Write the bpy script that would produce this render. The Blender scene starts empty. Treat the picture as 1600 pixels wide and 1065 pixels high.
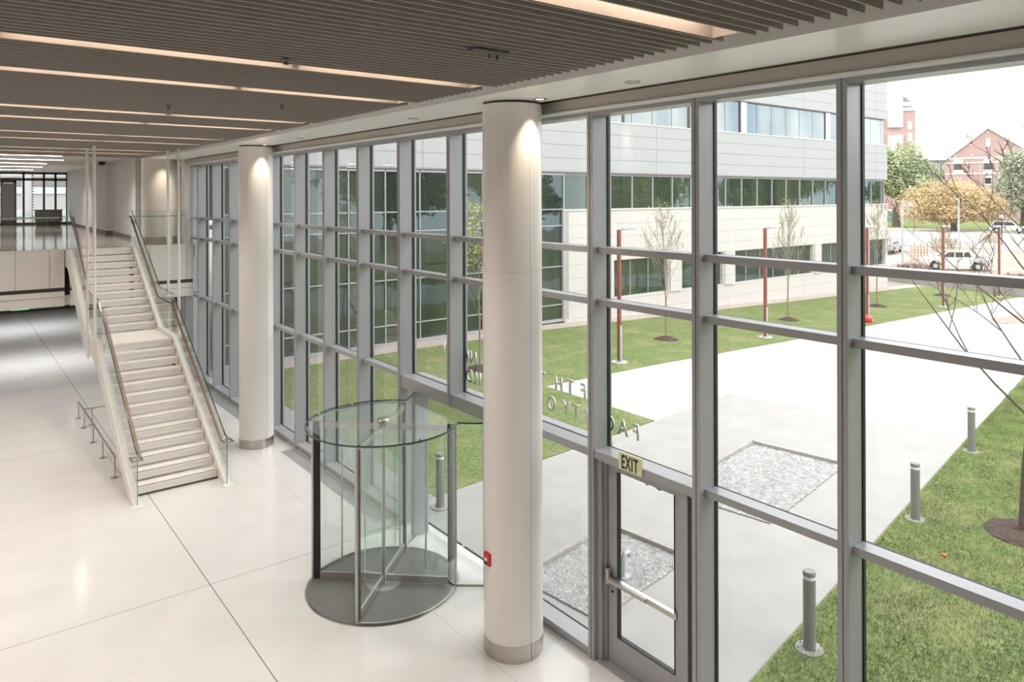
import bpy, math, random
import numpy as np
from mathutils import Vector, Matrix
random.seed(7)
PI = math.pi
sc = bpy.context.scene
COL = sc.collection

# ------------------------------------------------------------------ camera, sky, exposure
F = 1142.5
TH = math.atan2(888, F)
ROLL = .003
EYE = 5.7
fw = Vector((math.sin(TH), math.cos(TH), 0))
rt = Vector((math.cos(TH), -math.sin(TH), 0))
up = Vector((0, 0, 1))
cu = up * math.cos(ROLL) + rt * math.sin(ROLL)
cr = rt * math.cos(ROLL) - up * math.sin(ROLL)
cam = bpy.data.cameras.new('camera')
cam.sensor_width = 36
cam.lens = 36 * F / 1600
cam.shift_y = -(532.5 - 306.7) / 1600
cam.clip_start = .05
cam.clip_end = 1500
camo = bpy.data.objects.new('camera', cam)
m = Matrix((cr, cu, -fw)).transposed().to_4x4()
m.translation = (0, 0, EYE)
camo.matrix_world = m
COL.objects.link(camo)
sc.camera = camo

w = bpy.data.worlds.new('overcast_sky')
sc.world = w
w.use_nodes = True
bg = w.node_tree.nodes['Background']
bg.inputs[0].default_value = (.97, .98, 1, 1)
bg.inputs[1].default_value = 2.6

sc.view_settings.view_transform = 'Standard'
sc.view_settings.look = 'None'
sc.view_settings.gamma = 1
sc.view_settings.use_curve_mapping = False
sc.view_settings.exposure = 0.5
SLOT_POWER = 3.6
FILL_SPOT_POWER = 95.0
sc.cycles.use_denoising = True
sc.cycles.max_bounces = 7
sc.cycles.diffuse_bounces = 4
sc.cycles.glossy_bounces = 3
sc.cycles.transmission_bounces = 4
sc.cycles.transparent_max_bounces = 24
sc.cycles.caustics_reflective = False
sc.cycles.caustics_refractive = False
sc.cycles.sample_clamp_indirect = 6
sc.cycles.use_adaptive_sampling = True
sc.cycles.adaptive_threshold = .02


# ------------------------------------------------------------------ materials
def mat(name, col, rough=.5, metal=0., spec=.5, noise=None, bump=None, emit=None):
    """noise=(scale, amount) tone variation; bump=(scale, strength)"""
    M = bpy.data.materials.new(name)
    M.use_nodes = True
    nt = M.node_tree
    b = nt.nodes['Principled BSDF']
    b.inputs['Base Color'].default_value = (*col, 1)
    b.inputs['Roughness'].default_value = rough
    b.inputs['Metallic'].default_value = metal
    b.inputs['Specular IOR Level'].default_value = spec
    if noise or bump:
        tc = nt.nodes.new('ShaderNodeTexCoord')
    if noise:
        n = nt.nodes.new('ShaderNodeTexNoise')
        n.inputs['Scale'].default_value = noise[0]
        n.inputs['Detail'].default_value = 5
        nt.links.new(tc.outputs['Object'], n.inputs['Vector'])
        r = nt.nodes.new('ShaderNodeValToRGB')
        a = noise[1]
        r.color_ramp.elements[0].position = .3
        r.color_ramp.elements[1].position = .7
        r.color_ramp.elements[0].color = (*[max(0, c * (1 - a)) for c in col], 1)
        r.color_ramp.elements[1].color = (*[min(1, c * (1 + a)) for c in col], 1)
        nt.links.new(n.outputs['Fac'], r.inputs[0])
        nt.links.new(r.outputs[0], b.inputs['Base Color'])
    if bump:
        n2 = nt.nodes.new('ShaderNodeTexNoise')
        n2.inputs['Scale'].default_value = bump[0]
        nt.links.new(tc.outputs['Object'], n2.inputs['Vector'])
        bp = nt.nodes.new('ShaderNodeBump')
        bp.inputs['Strength'].default_value = bump[1]
        bp.inputs['Distance'].default_value = .02
        nt.links.new(n2.outputs['Fac'], bp.inputs['Height'])
        nt.links.new(bp.outputs[0], b.inputs['Normal'])
    if emit:
        b.inputs['Emission Color'].default_value = (*emit[0], 1)
        b.inputs['Emission Strength'].default_value = emit[1]
    return M


def glassmat(name, tint, ior=1.45, dirty=0):
    M = bpy.data.materials.new(name)
    M.use_nodes = True
    nt = M.node_tree
    nt.nodes.clear()
    o = nt.nodes.new('ShaderNodeOutputMaterial')
    t = nt.nodes.new('ShaderNodeBsdfTransparent')
    t.inputs[0].default_value = (*tint, 1)
    g = nt.nodes.new('ShaderNodeBsdfGlossy')
    g.inputs['Roughness'].default_value = 0
    # Schlick reflectance, the same from both sides of the pane
    ge = nt.nodes.new('ShaderNodeNewGeometry')
    dt = nt.nodes.new('ShaderNodeVectorMath')
    dt.operation = 'DOT_PRODUCT'
    nt.links.new(ge.outputs['Incoming'], dt.inputs[0])
    nt.links.new(ge.outputs['Normal'], dt.inputs[1])
    c = mathn(nt, 'ABSOLUTE', dt.outputs['Value'])
    f0 = ((ior - 1) / (ior + 1)) ** 2
    fr = mathn(nt, 'MULTIPLY_ADD', mathn(nt, 'POWER', mathn(nt, 'SUBTRACT', 1., c), 5.), 1 - f0, f0)
    mx = nt.nodes.new('ShaderNodeMixShader')
    nt.links.new(fr, mx.inputs[0])
    nt.links.new(t.outputs[0], mx.inputs[1])
    nt.links.new(g.outputs[0], mx.inputs[2])
    nt.links.new(mx.outputs[0], o.inputs[0])
    return M


def mathn(nt, op, a, b=None, c=None):
    n = nt.nodes.new('ShaderNodeMath')
    n.operation = op
    for i, v in enumerate((a, b, c)):
        if v is None:
            continue
        if isinstance(v, (int, float)):
            n.inputs[i].default_value = v
        else:
            nt.links.new(v, n.inputs[i])
    return n.outputs[0]


def linesmat(name, col, rough, lines, linecol, noise=.04, spec=.5, nscale=3., bump=0, lrough=None, speck=0):
    """lines: list of (axis, position, period or None, width, strength)"""
    M = bpy.data.materials.new(name)
    M.use_nodes = True
    nt = M.node_tree
    b = nt.nodes['Principled BSDF']
    b.inputs['Roughness'].default_value = rough
    b.inputs['Specular IOR Level'].default_value = spec
    g = nt.nodes.new('ShaderNodeNewGeometry')
    sp = nt.nodes.new('ShaderNodeSeparateXYZ')
    nt.links.new(g.outputs['Position'], sp.inputs[0])
    tot = None
    for ax, pos, per, wd, st in lines:
        v = sp.outputs[ax]
        v = mathn(nt, 'SUBTRACT', v, pos)
        if per:
            v = mathn(nt, 'PINGPONG', v, per / 2)
        v = mathn(nt, 'ABSOLUTE', v)
        v = mathn(nt, 'LESS_THAN', v, wd / 2)
        v = mathn(nt, 'MULTIPLY', v, st)
        tot = v if tot is None else mathn(nt, 'MAXIMUM', tot, v)
    n = nt.nodes.new('ShaderNodeTexNoise')
    n.inputs['Scale'].default_value = nscale
    n.inputs['Detail'].default_value = 6
    nt.links.new(g.outputs['Position'], n.inputs['Vector'])
    r = nt.nodes.new('ShaderNodeValToRGB')
    r.color_ramp.elements[0].position = .3
    r.color_ramp.elements[1].position = .7
    r.color_ramp.elements[0].color = (*[c * (1 - noise) for c in col], 1)
    r.color_ramp.elements[1].color = (*[min(1, c * (1 + noise)) for c in col], 1)
    nt.links.new(n.outputs['Fac'], r.inputs[0])
    src = r.outputs[0]
    if speck:
        n3 = nt.nodes.new('ShaderNodeTexNoise')
        n3.inputs['Scale'].default_value = 160
        nt.links.new(g.outputs['Position'], n3.inputs['Vector'])
        f3 = mathn(nt, 'MULTIPLY', mathn(nt, 'GREATER_THAN', n3.outputs['Fac'], .64), speck)
        m3 = nt.nodes.new('ShaderNodeMix')
        m3.data_type = 'RGBA'
        nt.links.new(f3, m3.inputs[0])
        nt.links.new(src, m3.inputs[6])
        m3.inputs[7].default_value = (*[c * .5 for c in col], 1)
        src = m3.outputs[2]
    if tot is not None:
        mx = nt.nodes.new('ShaderNodeMix')
        mx.data_type = 'RGBA'
        nt.links.new(tot, mx.inputs[0])
        nt.links.new(src, mx.inputs[6])
        mx.inputs[7].default_value = (*linecol, 1)
        src = mx.outputs[2]
    nt.links.new(src, b.inputs['Base Color'])
    return M


def lawnmat(name, c1, c2, c3, scale=1.):
    M = bpy.data.materials.new(name)
    M.use_nodes = True
    nt = M.node_tree
    b = nt.nodes['Principled BSDF']
    b.inputs['Roughness'].default_value = .95
    b.inputs['Specular IOR Level'].default_value = .1
    g = nt.nodes.new('ShaderNodeNewGeometry')

    def nz(s, d=6):
        n = nt.nodes.new('ShaderNodeTexNoise')
        n.inputs['Scale'].default_value = s
        n.inputs['Detail'].default_value = d
        n.inputs['Roughness'].default_value = .65
        nt.links.new(g.outputs['Position'], n.inputs['Vector'])
        return n.outputs['Fac']

    def ramp(f, p0, p1, a, bb):
        r = nt.nodes.new('ShaderNodeValToRGB')
        r.color_ramp.elements[0].position = p0
        r.color_ramp.elements[1].position = p1
        r.color_ramp.elements[0].color = (*a, 1)
        r.color_ramp.elements[1].color = (*bb, 1)
        nt.links.new(f, r.inputs[0])
        return r.outputs[0]
    fine = ramp(nz(14 * scale, 9), .35, .68, c1, c2)
    pm = ramp(nz(.8 * scale, 9), .48, .66, (0, 0, 0), (.75, .75, .75))
    mx = nt.nodes.new('ShaderNodeMix')
    mx.data_type = 'RGBA'
    nt.links.new(pm, mx.inputs[0])
    nt.links.new(fine, mx.inputs[6])
    mx.inputs[7].default_value = (*c3, 1)
    nt.links.new(mx.outputs[2], b.inputs['Base Color'])
    bp = nt.nodes.new('ShaderNodeBump')
    bp.inputs['Strength'].default_value = .8
    bp.inputs['Distance'].default_value = .04
    nt.links.new(nz(40 * scale, 3), bp.inputs['Height'])
    nt.links.new(bp.outputs[0], b.inputs['Normal'])
    return M


def brickmat(name, c1, c2, mortar, sx=1.):
    M = bpy.data.materials.new(name)
    M.use_nodes = True
    nt = M.node_tree
    b = nt.nodes['Principled BSDF']
    b.inputs['Roughness'].default_value = .9
    tc = nt.nodes.new('ShaderNodeTexCoord')
    mp = nt.nodes.new('ShaderNodeMapping')
    mp.inputs['Rotation'].default_value = (PI / 2, 0, 0)
    nt.links.new(tc.outputs['Object'], mp.inputs[0])
    br = nt.nodes.new('ShaderNodeTexBrick')
    br.inputs['Color1'].default_value = (*c1, 1)
    br.inputs['Color2'].default_value = (*c2, 1)
    br.inputs['Mortar'].default_value = (*mortar, 1)
    br.inputs['Scale'].default_value = 4 * sx
    br.inputs['Mortar Size'].default_value = .02
    nt.links.new(mp.outputs[0], br.inputs['Vector'])
    nt.links.new(br.outputs['Color'], b.inputs['Base Color'])
    return M


MT = {}
MT['terrazzo'] = linesmat('terrazzo_floor', (.72, .70, .68), .13,
                          [(0, 3.085, None, .014, .85), (1, 11.243, 8.1, .012, .75), (0, 5.30, None, .008, .4),
                           (1, 9.73, None, .006, .22), (1, 12.565, None, .006, .22), (1, 8.497, None, .005, .15)],
                          (.12, .10, .09), .035, .5, 1.2, speck=.25)
MT['white'] = mat('white_paint', (.80, .78, .75), .45)
MT['warmwhite'] = mat('warm_white_paint', (.76, .73, .69), .35)
MT['colwhite'] = mat('column_white_enamel', (.81, .78, .745), .28, spec=.5)
MT['stairwhite'] = mat('stair_white_enamel', (.83, .80, .765), .4)
MT['tread'] = mat('precast_tread', (.80, .76, .71), .5)
MT['greywall'] = mat('grey_corridor_paint', (.60, .60, .60), .6)
MT['base'] = mat('dark_rubber_baseboard', (.10, .09, .08), .5)
MT['seam'] = mat('dark_seam', (.09, .08, .075), .6)
MT['baffle'] = mat('grey_felt_baffle', (.40, .36, .335), .75)
MT['plenum'] = mat('taupe_plenum', (.55, .50, .45), .8)
MT['cove'] = mat('cove_white', (.48, .42, .37), .8)
MT['soffit'] = mat('soffit_white', (.90, .89, .87), .3)
MT['alu'] = mat('silver_painted_aluminium', (.365, .365, .38), .3, metal=.1, spec=.6)
MT['alufront'] = MT['alu']
MT['gasket'] = mat('black_gasket', (.012, .012, .014), .5)
MT['steel'] = mat('brushed_stainless', (.55, .51, .48), .28, metal=1.)
MT['bronze'] = mat('bronze_handrail', (.24, .17, .135), .5, metal=1.)
MT['darkbronze'] = mat('dark_bronze_frame', (.09, .075, .065), .4, metal=.3)
MT['rubber'] = mat('black_rubber_brush', (.015, .015, .015), .7)
MT['glass'] = glassmat('clear_pane', (.975, .985, .98))
MT['gglass'] = glassmat('green_tinted_pane', (.955, .982, .97), 1.5)
MT['edgeglass'] = mat('dark_green_glass_edge', (.02, .06, .05), .1)
MT['red'] = mat('alarm_red', (.55, .02, .02), .3)
MT['black'] = mat('black_plastic', (.02, .02, .02), .4)
MT['exit'] = mat('pale_yellow_sign', (.80, .78, .48), .5)
MT['exitlet'] = mat('dark_green_lettering', (.01, .03, .015), .5)
MT['gexit'] = mat('green_exit_glow', (.05, .5, .1), .5, emit=((.1, .9, .25), 1.2))
MT['lens'] = mat('warm_lamp_lens', (.9, .85, .75), .5, emit=((1, .86, .7), 4))
MT['strip'] = mat('white_strip_lens', (.9, .9, .9), .5, emit=((1, .95, .9), 8))
MT['grille'] = mat('floor_grille', (.50, .51, .54), .4, metal=.3)
MT['conc'] = linesmat('bright_concrete', (.46, .447, .43), .85, [(0, 2., 3.05, .02, .14), (1, 1.3, 3.05, .02, .14)], (.25, .24, .22), .05, .2, .8)
MT['conc2'] = linesmat('greyer_concrete', (.365, .348, .33), .85, [(0, .75, 1.52, .012, .22), (1, .6, 1.52, .012, .22)], (.2, .19, .18), .06, .2, 1.3)
MT['curb'] = mat('concrete_curb', (.36, .34, .32), .9, noise=(8, .15))
MT['gravel'] = mat('gravel_bed', (.34, .33, .32), .95, noise=(45, .5), bump=(60, 1.))
MT['stones'] = mat('pale_stones', (.47, .46, .45), .9, noise=(9, .35))
MT['pavers'] = mat('pink_pebbles', (.42, .35, .31), .95, noise=(14, .35))
MT['dirt'] = mat('pale_dirt', (.34, .285, .235), .95, noise=(.25, .25))
MT['road'] = mat('pale_road', (.40, .365, .33), .9, noise=(.2, .1))
MT['lawn'] = lawnmat('lawn_turf', (.09, .13, .035), (.27, .32, .13), (.30, .28, .14))
MT['blade'] = mat('grass_blade', (.21, .27, .09), .8, noise=(1.6, .5), spec=.1)
MT['mulch'] = mat('brown_mulch', (.065, .04, .03), .95, noise=(25, .5), bump=(30, 1))
MT['bollard'] = mat('grey_bollard', (.21, .205, .20), .5, metal=.2)
MT['corten'] = mat('rust_red_pole', (.24, .075, .05), .6, noise=(5, .15))
MT['galv'] = mat('galvanised_steel', (.42, .44, .47), .4, metal=.4)
MT['panel'] = linesmat('grey_metal_panels', (.37, .37, .375), .6,
                       [(0, 14.88, 13.77, .05, .5), (0, 51.73, None, .05, .4), (2, 7.44, .607, .035, .55)], (.12, .12, .12), .02)
MT['stone'] = linesmat('cream_stone_panels', (.54, .51, .485), .8,
                       [(0, 14.88, 13.77, .03, .35), (2, 4.37, .615, .035, .4)], (.25, .22, .20), .03)
MT['wglass'] = None
MT['brick'] = brickmat('hazed_red_brick', (.44, .28, .265), (.39, .245, .23), (.5, .4, .39), .5)  # brick paled in its colour to stand for haze over distance
MT['slate'] = mat('grey_slate_roof', (.22, .24, .26), .8, noise=(2, .1))
MT['truckwhite'] = mat('white_vehicle_paint', (.62, .62, .62), .2)
MT['darkglass'] = mat('dark_vehicle_glass', (.05, .055, .05), .08)
MT['tyre'] = mat('black_tyre', (.03, .03, .03), .8)
MT['bark'] = mat('grey_brown_bark', (.11, .075, .06), .9, noise=(12, .3))
MT['bark2'] = mat('pale_tan_bark', (.26, .19, .15), .9, noise=(12, .3))
MT['leafy'] = mat('yellow_green_leaf', (.34, .38, .10), .7, noise=(2, .4))
MT['leafg'] = mat('hazed_green_leaf', (.31, .35, .19), .8, noise=(.5, .4))  # haze put into the colour: lighter than the leaf itself
MT['leafo'] = mat('hazed_orange_leaf', (.50, .37, .19), .8, noise=(.35, .35))  # tan lightened for distance haze; the far bushes share it
MT['leafd'] = mat('hazed_dull_leaf', (.35, .37, .26), .8, noise=(.4, .35))  # distance haze mixed into this green
MT['wood'] = mat('pink_lumber', (.50, .33, .25), .8)
MT['letter'] = mat('brushed_letter', (.62, .61, .60), .35, metal=.5)
MT['shrub'] = mat('red_brown_shrub', (.20, .10, .075), .9, noise=(3, .4))
MT['teal'] = mat('teal_panel', (.12, .25, .24), .5)


def windowglass(name, c, refl):
    M = bpy.data.materials.new(name)
    M.use_nodes = True
    nt = M.node_tree
    nt.nodes.clear()
    o = nt.nodes.new('ShaderNodeOutputMaterial')
    d = nt.nodes.new('ShaderNodeBsdfDiffuse')
    g = nt.nodes.new('ShaderNodeBsdfGlossy')
    g.inputs['Roughness'].default_value = .01
    g.inputs['Color'].default_value = (.72, .90, .97, 1)
    ge = nt.nodes.new('ShaderNodeNewGeometry')
    n = nt.nodes.new('ShaderNodeTexNoise')
    n.inputs['Scale'].default_value = .55
    n.inputs['Detail'].default_value = 2
    mp = nt.nodes.new('ShaderNodeMapping')
    mp.inputs['Scale'].default_value = (1, 1, .25)
    nt.links.new(ge.outputs['Position'], mp.inputs[0])
    nt.links.new(mp.outputs[0], n.inputs['Vector'])
    r = nt.nodes.new('ShaderNodeValToRGB')
    e = r.color_ramp.elements
    e[0].position = .35
    e[0].color = (c[0] * .5, c[1] * .5, c[2] * .5, 1)
    e[1].position = .7
    e[1].color = (c[0] * 2.6, c[1] * 1.7, c[2] * 1.1, 1)
    nt.links.new(n.outputs['Fac'], r.inputs[0])
    nt.links.new(r.outputs[0], d.inputs[0])
    # gentle waviness of float glass in the reflections
    n2 = nt.nodes.new('ShaderNodeTexNoise')
    n2.inputs['Scale'].default_value = 1.3
    n2.inputs['Detail'].default_value = 1
    nt.links.new(ge.outputs['Position'], n2.inputs['Vector'])
    bp = nt.nodes.new('ShaderNodeBump')
    bp.inputs['Strength'].default_value = .06
    bp.inputs['Distance'].default_value = .1
    nt.links.new(n2.outputs['Fac'], bp.inputs['Height'])
    nt.links.new(bp.outputs[0], g.inputs['Normal'])
    lw = nt.nodes.new('ShaderNodeFresnel')
    lw.inputs[0].default_value = 1.5
    f = mathn(nt, 'ADD', lw.outputs[0], refl)
    mx = nt.nodes.new('ShaderNodeMixShader')
    nt.links.new(f, mx.inputs[0])
    nt.links.new(d.outputs[0], mx.inputs[1])
    nt.links.new(g.outputs[0], mx.inputs[2])
    nt.links.new(mx.outputs[0], o.inputs[0])
    return M


MT['wglass'] = windowglass('teal_coated_glass', (.022, .042, .036), .03)
MT['bglass'] = windowglass('sky_tinted_glass', (.11, .155, .21), .09)  # reflected sky painted into the base blue of the upper panes


# parts of which one builder call adds several: every shape becomes an object of its own
SPLIT = {'rod_bracket', 'rib', 'carrier_rail', 'bracket', 'hanger', 'rail_bracket', 'canopy_clamp', 'post', 'upright', 'rail',
         'white_bay', 'upper_reveal', 'upper_pier', 'seam', 'gasket', 'transom', 'bay_glazing', 'glass_edge', 'sill', 'window',
         'upper_stile', 'trim_4', 'corner_trim', 'push_bar'}


# ------------------------------------------------------------------ mesh builder
class MB:
    def __init__(s):
        s.v = []
        s.f = []
        s.marks = []

    def add(s, vs, fs):
        s.marks.append((len(s.v), len(s.f)))
        o = len(s.v)
        s.v += [tuple(p) for p in vs]
        s.f += [tuple(i + o for i in f) for f in fs]
        return s

    def box(s, x0, x1, y0, y1, z0, z1):
        vs = [(x, y, z) for x in (x0, x1) for y in (y0, y1) for z in (z0, z1)]
        return s.add(vs, [(0, 1, 3, 2), (4, 6, 7, 5), (0, 4, 5, 1), (2, 3, 7, 6), (0, 2, 6, 4), (1, 5, 7, 3)])

    def prism(s, poly, axis, a, b):
        """poly in the two other axes (order x,y,z skipping axis)"""
        n = len(poly)

        def mk(p, t):
            q = list(p)
            q.insert(axis, t)
            return tuple(q)
        vs = [mk(p, a) for p in poly] + [mk(p, b) for p in poly]
        fs = [tuple(range(n))[::-1], tuple(range(n, 2 * n))]
        fs += [(i, (i + 1) % n, n + (i + 1) % n, n + i) for i in range(n)]
        return s.add(vs, fs)

    def tube(s, pts, r, n=8, cap=True):
        pts = [Vector(p) for p in pts]
        if not hasattr(r, '__len__'):
            r = [r] * len(pts)
        prev = None
        vs = []
        for i, p in enumerate(pts):
            d = (pts[min(i + 1, len(pts) - 1)] - pts[max(i - 1, 0)]).normalized()
            a = prev if prev is not None else (Vector((0, 0, 1)) if abs(d.z) < .9 else Vector((1, 0, 0)))
            a = (a - d * a.dot(d))
            if a.length < 1e-4:
                a = d.orthogonal()
            a.normalize()
            prev = a
            b = d.cross(a)
            for k in range(n):
                t = 2 * PI * k / n
                vs.append(p + (a * math.cos(t) + b * math.sin(t)) * r[i])
        fs = []
        for i in range(len(pts) - 1):
            for k in range(n):
                k2 = (k + 1) % n
                fs.append((i * n + k, i * n + k2, (i + 1) * n + k2, (i + 1) * n + k))
        if cap:
            fs.append(tuple(range(n))[::-1])
            fs.append(tuple(range((len(pts) - 1) * n, len(pts) * n)))
        return s.add(vs, fs)

    def bar(s, p, q, wd, ht):
        """rectangular bar from p to q"""
        p = Vector(p); q = Vector(q)
        d = (q - p).normalized()
        a = Vector((0, 0, 1)) if abs(d.z) < .95 else Vector((1, 0, 0))
        side = d.cross(a).normalized()
        upv = side.cross(d).normalized()
        vs = []
        for e in (p, q):
            for i, j in ((-1, -1), (1, -1), (1, 1), (-1, 1)):
                vs.append(e + side * i * wd / 2 + upv * j * ht / 2)
        return s.add(vs, [(0, 1, 2, 3)[::-1], (4, 5, 6, 7), (0, 1, 5, 4), (1, 2, 6, 5), (2, 3, 7, 6), (3, 0, 4, 7)])

    def lathe(s, prof, c, n=32, a0=0, a1=2 * PI):
        full = abs(a1 - a0 - 2 * PI) < 1e-6
        m_ = n if full else n + 1
        vs = []
        for r, z in prof:
            for k in range(m_):
                t = a0 + (a1 - a0) * k / n
                vs.append((c[0] + r * math.cos(t), c[1] + r * math.sin(t), c[2] + z))
        fs = []
        for i in range(len(prof) - 1):
            for k in range(n):
                k2 = (k + 1) % m_ if full else k + 1
                fs.append((i * m_ + k, i * m_ + k2, (i + 1) * m_ + k2, (i + 1) * m_ + k))
        return s.add(vs, fs)

    def poly(s, pts):
        return s.add(pts, [tuple(range(len(pts)))])

    def each(s, name, material, parent=None, **kw):
        """one object for every shape added so far"""
        ends = s.marks[1:] + [(len(s.v), len(s.f))]
        out = []
        for (v0, f0), (v1, f1) in zip(s.marks, ends):
            q = MB()
            q.v = s.v[v0:v1]
            q.f = [tuple(i - v0 for i in f) for f in s.f[f0:f1]]
            out.append(q.build(name, material, parent, **kw))
        return out

    def build(s, name, material, parent=None, smooth=False, bevel=0, label=None, **props):
        if name in SPLIT and len(s.marks) > 1 and props.get('kind') != 'stuff':
            return s.each(name, material, parent, smooth=smooth, bevel=bevel, label=label, **props)[0]
        me = bpy.data.meshes.new(name)
        off = Vector((0, 0, 0))
        if parent is not None:
            p = parent
            while p is not None:
                off += p.location
                p = p.parent
        if len(s.v) == 0:
            s.box(0, .01, 0, .01, 0, .01)
        if parent is None and props.get('origin') is not None:
            off = Vector(props['origin'])
        vs = [(a - off.x, b - off.y, c - off.z) for a, b, c in s.v]
        me.from_pydata(vs, [], s.f)
        me.update()
        if material:
            me.materials.append(MT[material] if isinstance(material, str) else material)
        import bmesh
        bm = bmesh.new()
        bm.from_mesh(me)
        if len(bm.faces) < 60000:
            bmesh.ops.recalc_face_normals(bm, faces=bm.faces)
        bm.to_mesh(me)
        bm.free()
        if smooth:
            me.shade_smooth()
            try:
                me.set_sharp_from_angle(angle=math.radians(40))
            except Exception:
                pass
        o = bpy.data.objects.new(name, me)
        COL.objects.link(o)
        if parent is not None:
            o.parent = parent
        elif props.get('origin') is not None:
            o.location = off
        if bevel:
            md = o.modifiers.new('bevel', 'BEVEL')
            md.width = bevel
            md.segments = 2
            md.limit_method = 'ANGLE'
        if label:
            o['label'] = label
        for k in ('category', 'group', 'kind'):
            if props.get(k):
                o[k] = props[k]
        return o


def thing(name, label, cat, loc=(0, 0, 0), group=None, kind=None):
    o = bpy.data.objects.new(name, None)
    o.empty_display_size = .2
    COL.objects.link(o)
    o.location = loc
    if label:
        o['label'] = label
        o['category'] = cat
    if group:
        o['group'] = group
    if kind:
        o['kind'] = kind
    return o


def dup(root, loc, label, group=None, rz=None):
    r = root.copy()
    COL.objects.link(r)
    r.location = loc
    r['label'] = label
    if rz is not None:
        r.rotation_euler.z = rz
    if group:
        r['group'] = group
    for ch in list(root.children):
        c = ch.copy()
        COL.objects.link(c)
        c.parent = r
        for g in list(ch.children):
            d = g.copy()
            COL.objects.link(d)
            d.parent = c
    return r


def text_mesh(txt, size, depth, mirror=False):
    cu_ = bpy.data.curves.new('lettering', 'FONT')
    cu_.body = txt
    cu_.size = size
    cu_.extrude = depth
    cu_.offset = size * .012
    cu_.space_character = 1.12
    cu_.align_x = 'CENTER'
    ob = bpy.data.objects.new('lettering', cu_)
    COL.objects.link(ob)
    dg = bpy.context.evaluated_depsgraph_get()
    me = bpy.data.meshes.new_from_object(ob.evaluated_get(dg))
    bpy.data.objects.remove(ob)
    return me


def g(x):
    """outdoor ground height: falls gently away, then rises to the far road"""
    if x < 19.5:
        return 0.
    if x < 78:
        return -.0265 * (x - 19.5)
    if x < 112:
        return -1.55 + (x - 78) * 1.75 / 34
    return .2


S = dict(kind='structure')
GY0, DY = 3.27, 1.6
XF, XG = 6.278, 6.54
CEIL = 6.88

# ------------------------------------------------------------------ room shell
MB().box(-6, 6.66, -4, 44.2, -.3, 0).build('floor', 'terrazzo', **S)
MT['terr2'] = linesmat('upper_terrazzo', (.42, .37, .33), .10, [(1, 28, 3.05, .012, .4)], (.15, .12, .1), .05, .6, 1.2, speck=.2)
MB().box(-6, 6.25, 24.36, 49.4, 3.9, 4.2).build('floor', 'terr2', **S)
MB().box(-6, 6.8, -4, 49.5, 7.62, 7.9).build('ceiling', 'plenum', **S)
MB().box(-6, 6.3, 24.36, 49.4, 7.14, 7.3).build('ceiling', 'white', **S)
MB().box(-6, 6.25, 24.5, 43.8, 2.62, 2.9).build('ceiling', 'white', **S)
MB().box(-6.3, -6, -4.2, 49.5, -.3, 7.9).build('wall_left', 'warmwhite', **S)
MB().box(-6.3, 6.8, -4.4, -4, -.3, 7.9).build('wall_back', 'warmwhite', **S)
# own exterior wall strip above the curtain wall and end returns
MB().box(6.3, 6.8, -4.4, 49.5, 7.0, 8.6).build('wall_right', 'panel', **S)
MB().box(6.3, 6.7, -4.4, -1.53, -.3, 7.0).build('wall_right', 'warmwhite', **S)
MB().box(6.3, 6.7, 25.77, 49.5, -.3, 7.0).build('wall_right', 'white', **S)

# slab fascia of the upper floor
def fascia(x0, x1):
    b = MB()
    b.box(x0, x1, 24.33, 24.5, 3.14, 4.215)
    b.build('trim_1', 'warmwhite', bevel=.004, **S)
    MB().box(x0, x1, 24.42, 24.5, 3.02, 3.14).build('trim_2', 'seam', **S)
    b = MB()
    b.box(x0, x1, 24.33, 24.5, 2.88, 3.03)
    b.box(x0, x1, 24.345, 24.5, 2.61, 2.872)
    b.build('trim_3', 'warmwhite', bevel=.003, **S)
fascia(-6, 2.72)
fascia(2.86, 4.38)
fascia(4.52, 6.2)
b = MB()
for x in (.35, 1.55, 2.35, 4.95, 6.0):
    b.box(x, x + .008, 24.326, 24.334, 3.14, 4.2)
b.build('trim_4', 'seam', **S)

# corridor walls on the upper floor
b = MB()
b.prism([(5.28, 28.2), (5.51, 33.9), (6.3, 33.9), (6.3, 28.2)], 2, 4.2, 7.14)
b.build('wall_right', 'greywall', **S)
b = MB().prism([(5.31, 34.3), (5.60, 49), (6.3, 49), (6.3, 34.3)], 2, 4.2, 7.14)
b.build('wall_right', 'greywall', **S)
b = MB().prism([(5.31, 34.3), (5.51, 33.9), (6.3, 33.9), (6.3, 34.3)], 2, 4.2, 7.14)
b.build('wall_right', 'greywall', **S)
for poly in ([(5.26, 28.2), (5.49, 33.9), (5.51, 33.9), (5.28, 28.2)], [(5.29, 34.28), (5.58, 49), (5.60, 49), (5.31, 34.3)],
             [(5.29, 34.28), (5.49, 33.88), (5.51, 33.9), (5.31, 34.3)]):
    MB().prism(poly, 2, 4.2, 4.33).build('baseboard_right', 'base', **S)
# under-slab walls and door
MB().box(5.15, 6.26, 26.3, 26.5, 0, 2.62).build('wall_far', 'white', **S)
t = thing('door_2', None, None, (6.1, 26.28, 0), kind='structure')
MB().box(6.02, 6.2, 26.24, 26.29, 0, 2.5).build('door_frame', 'darkbronze', t)
MB().box(6.06, 6.2, 26.22, 26.25, 0, 2.4).build('door_leaf', 'bronze', t)


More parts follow.
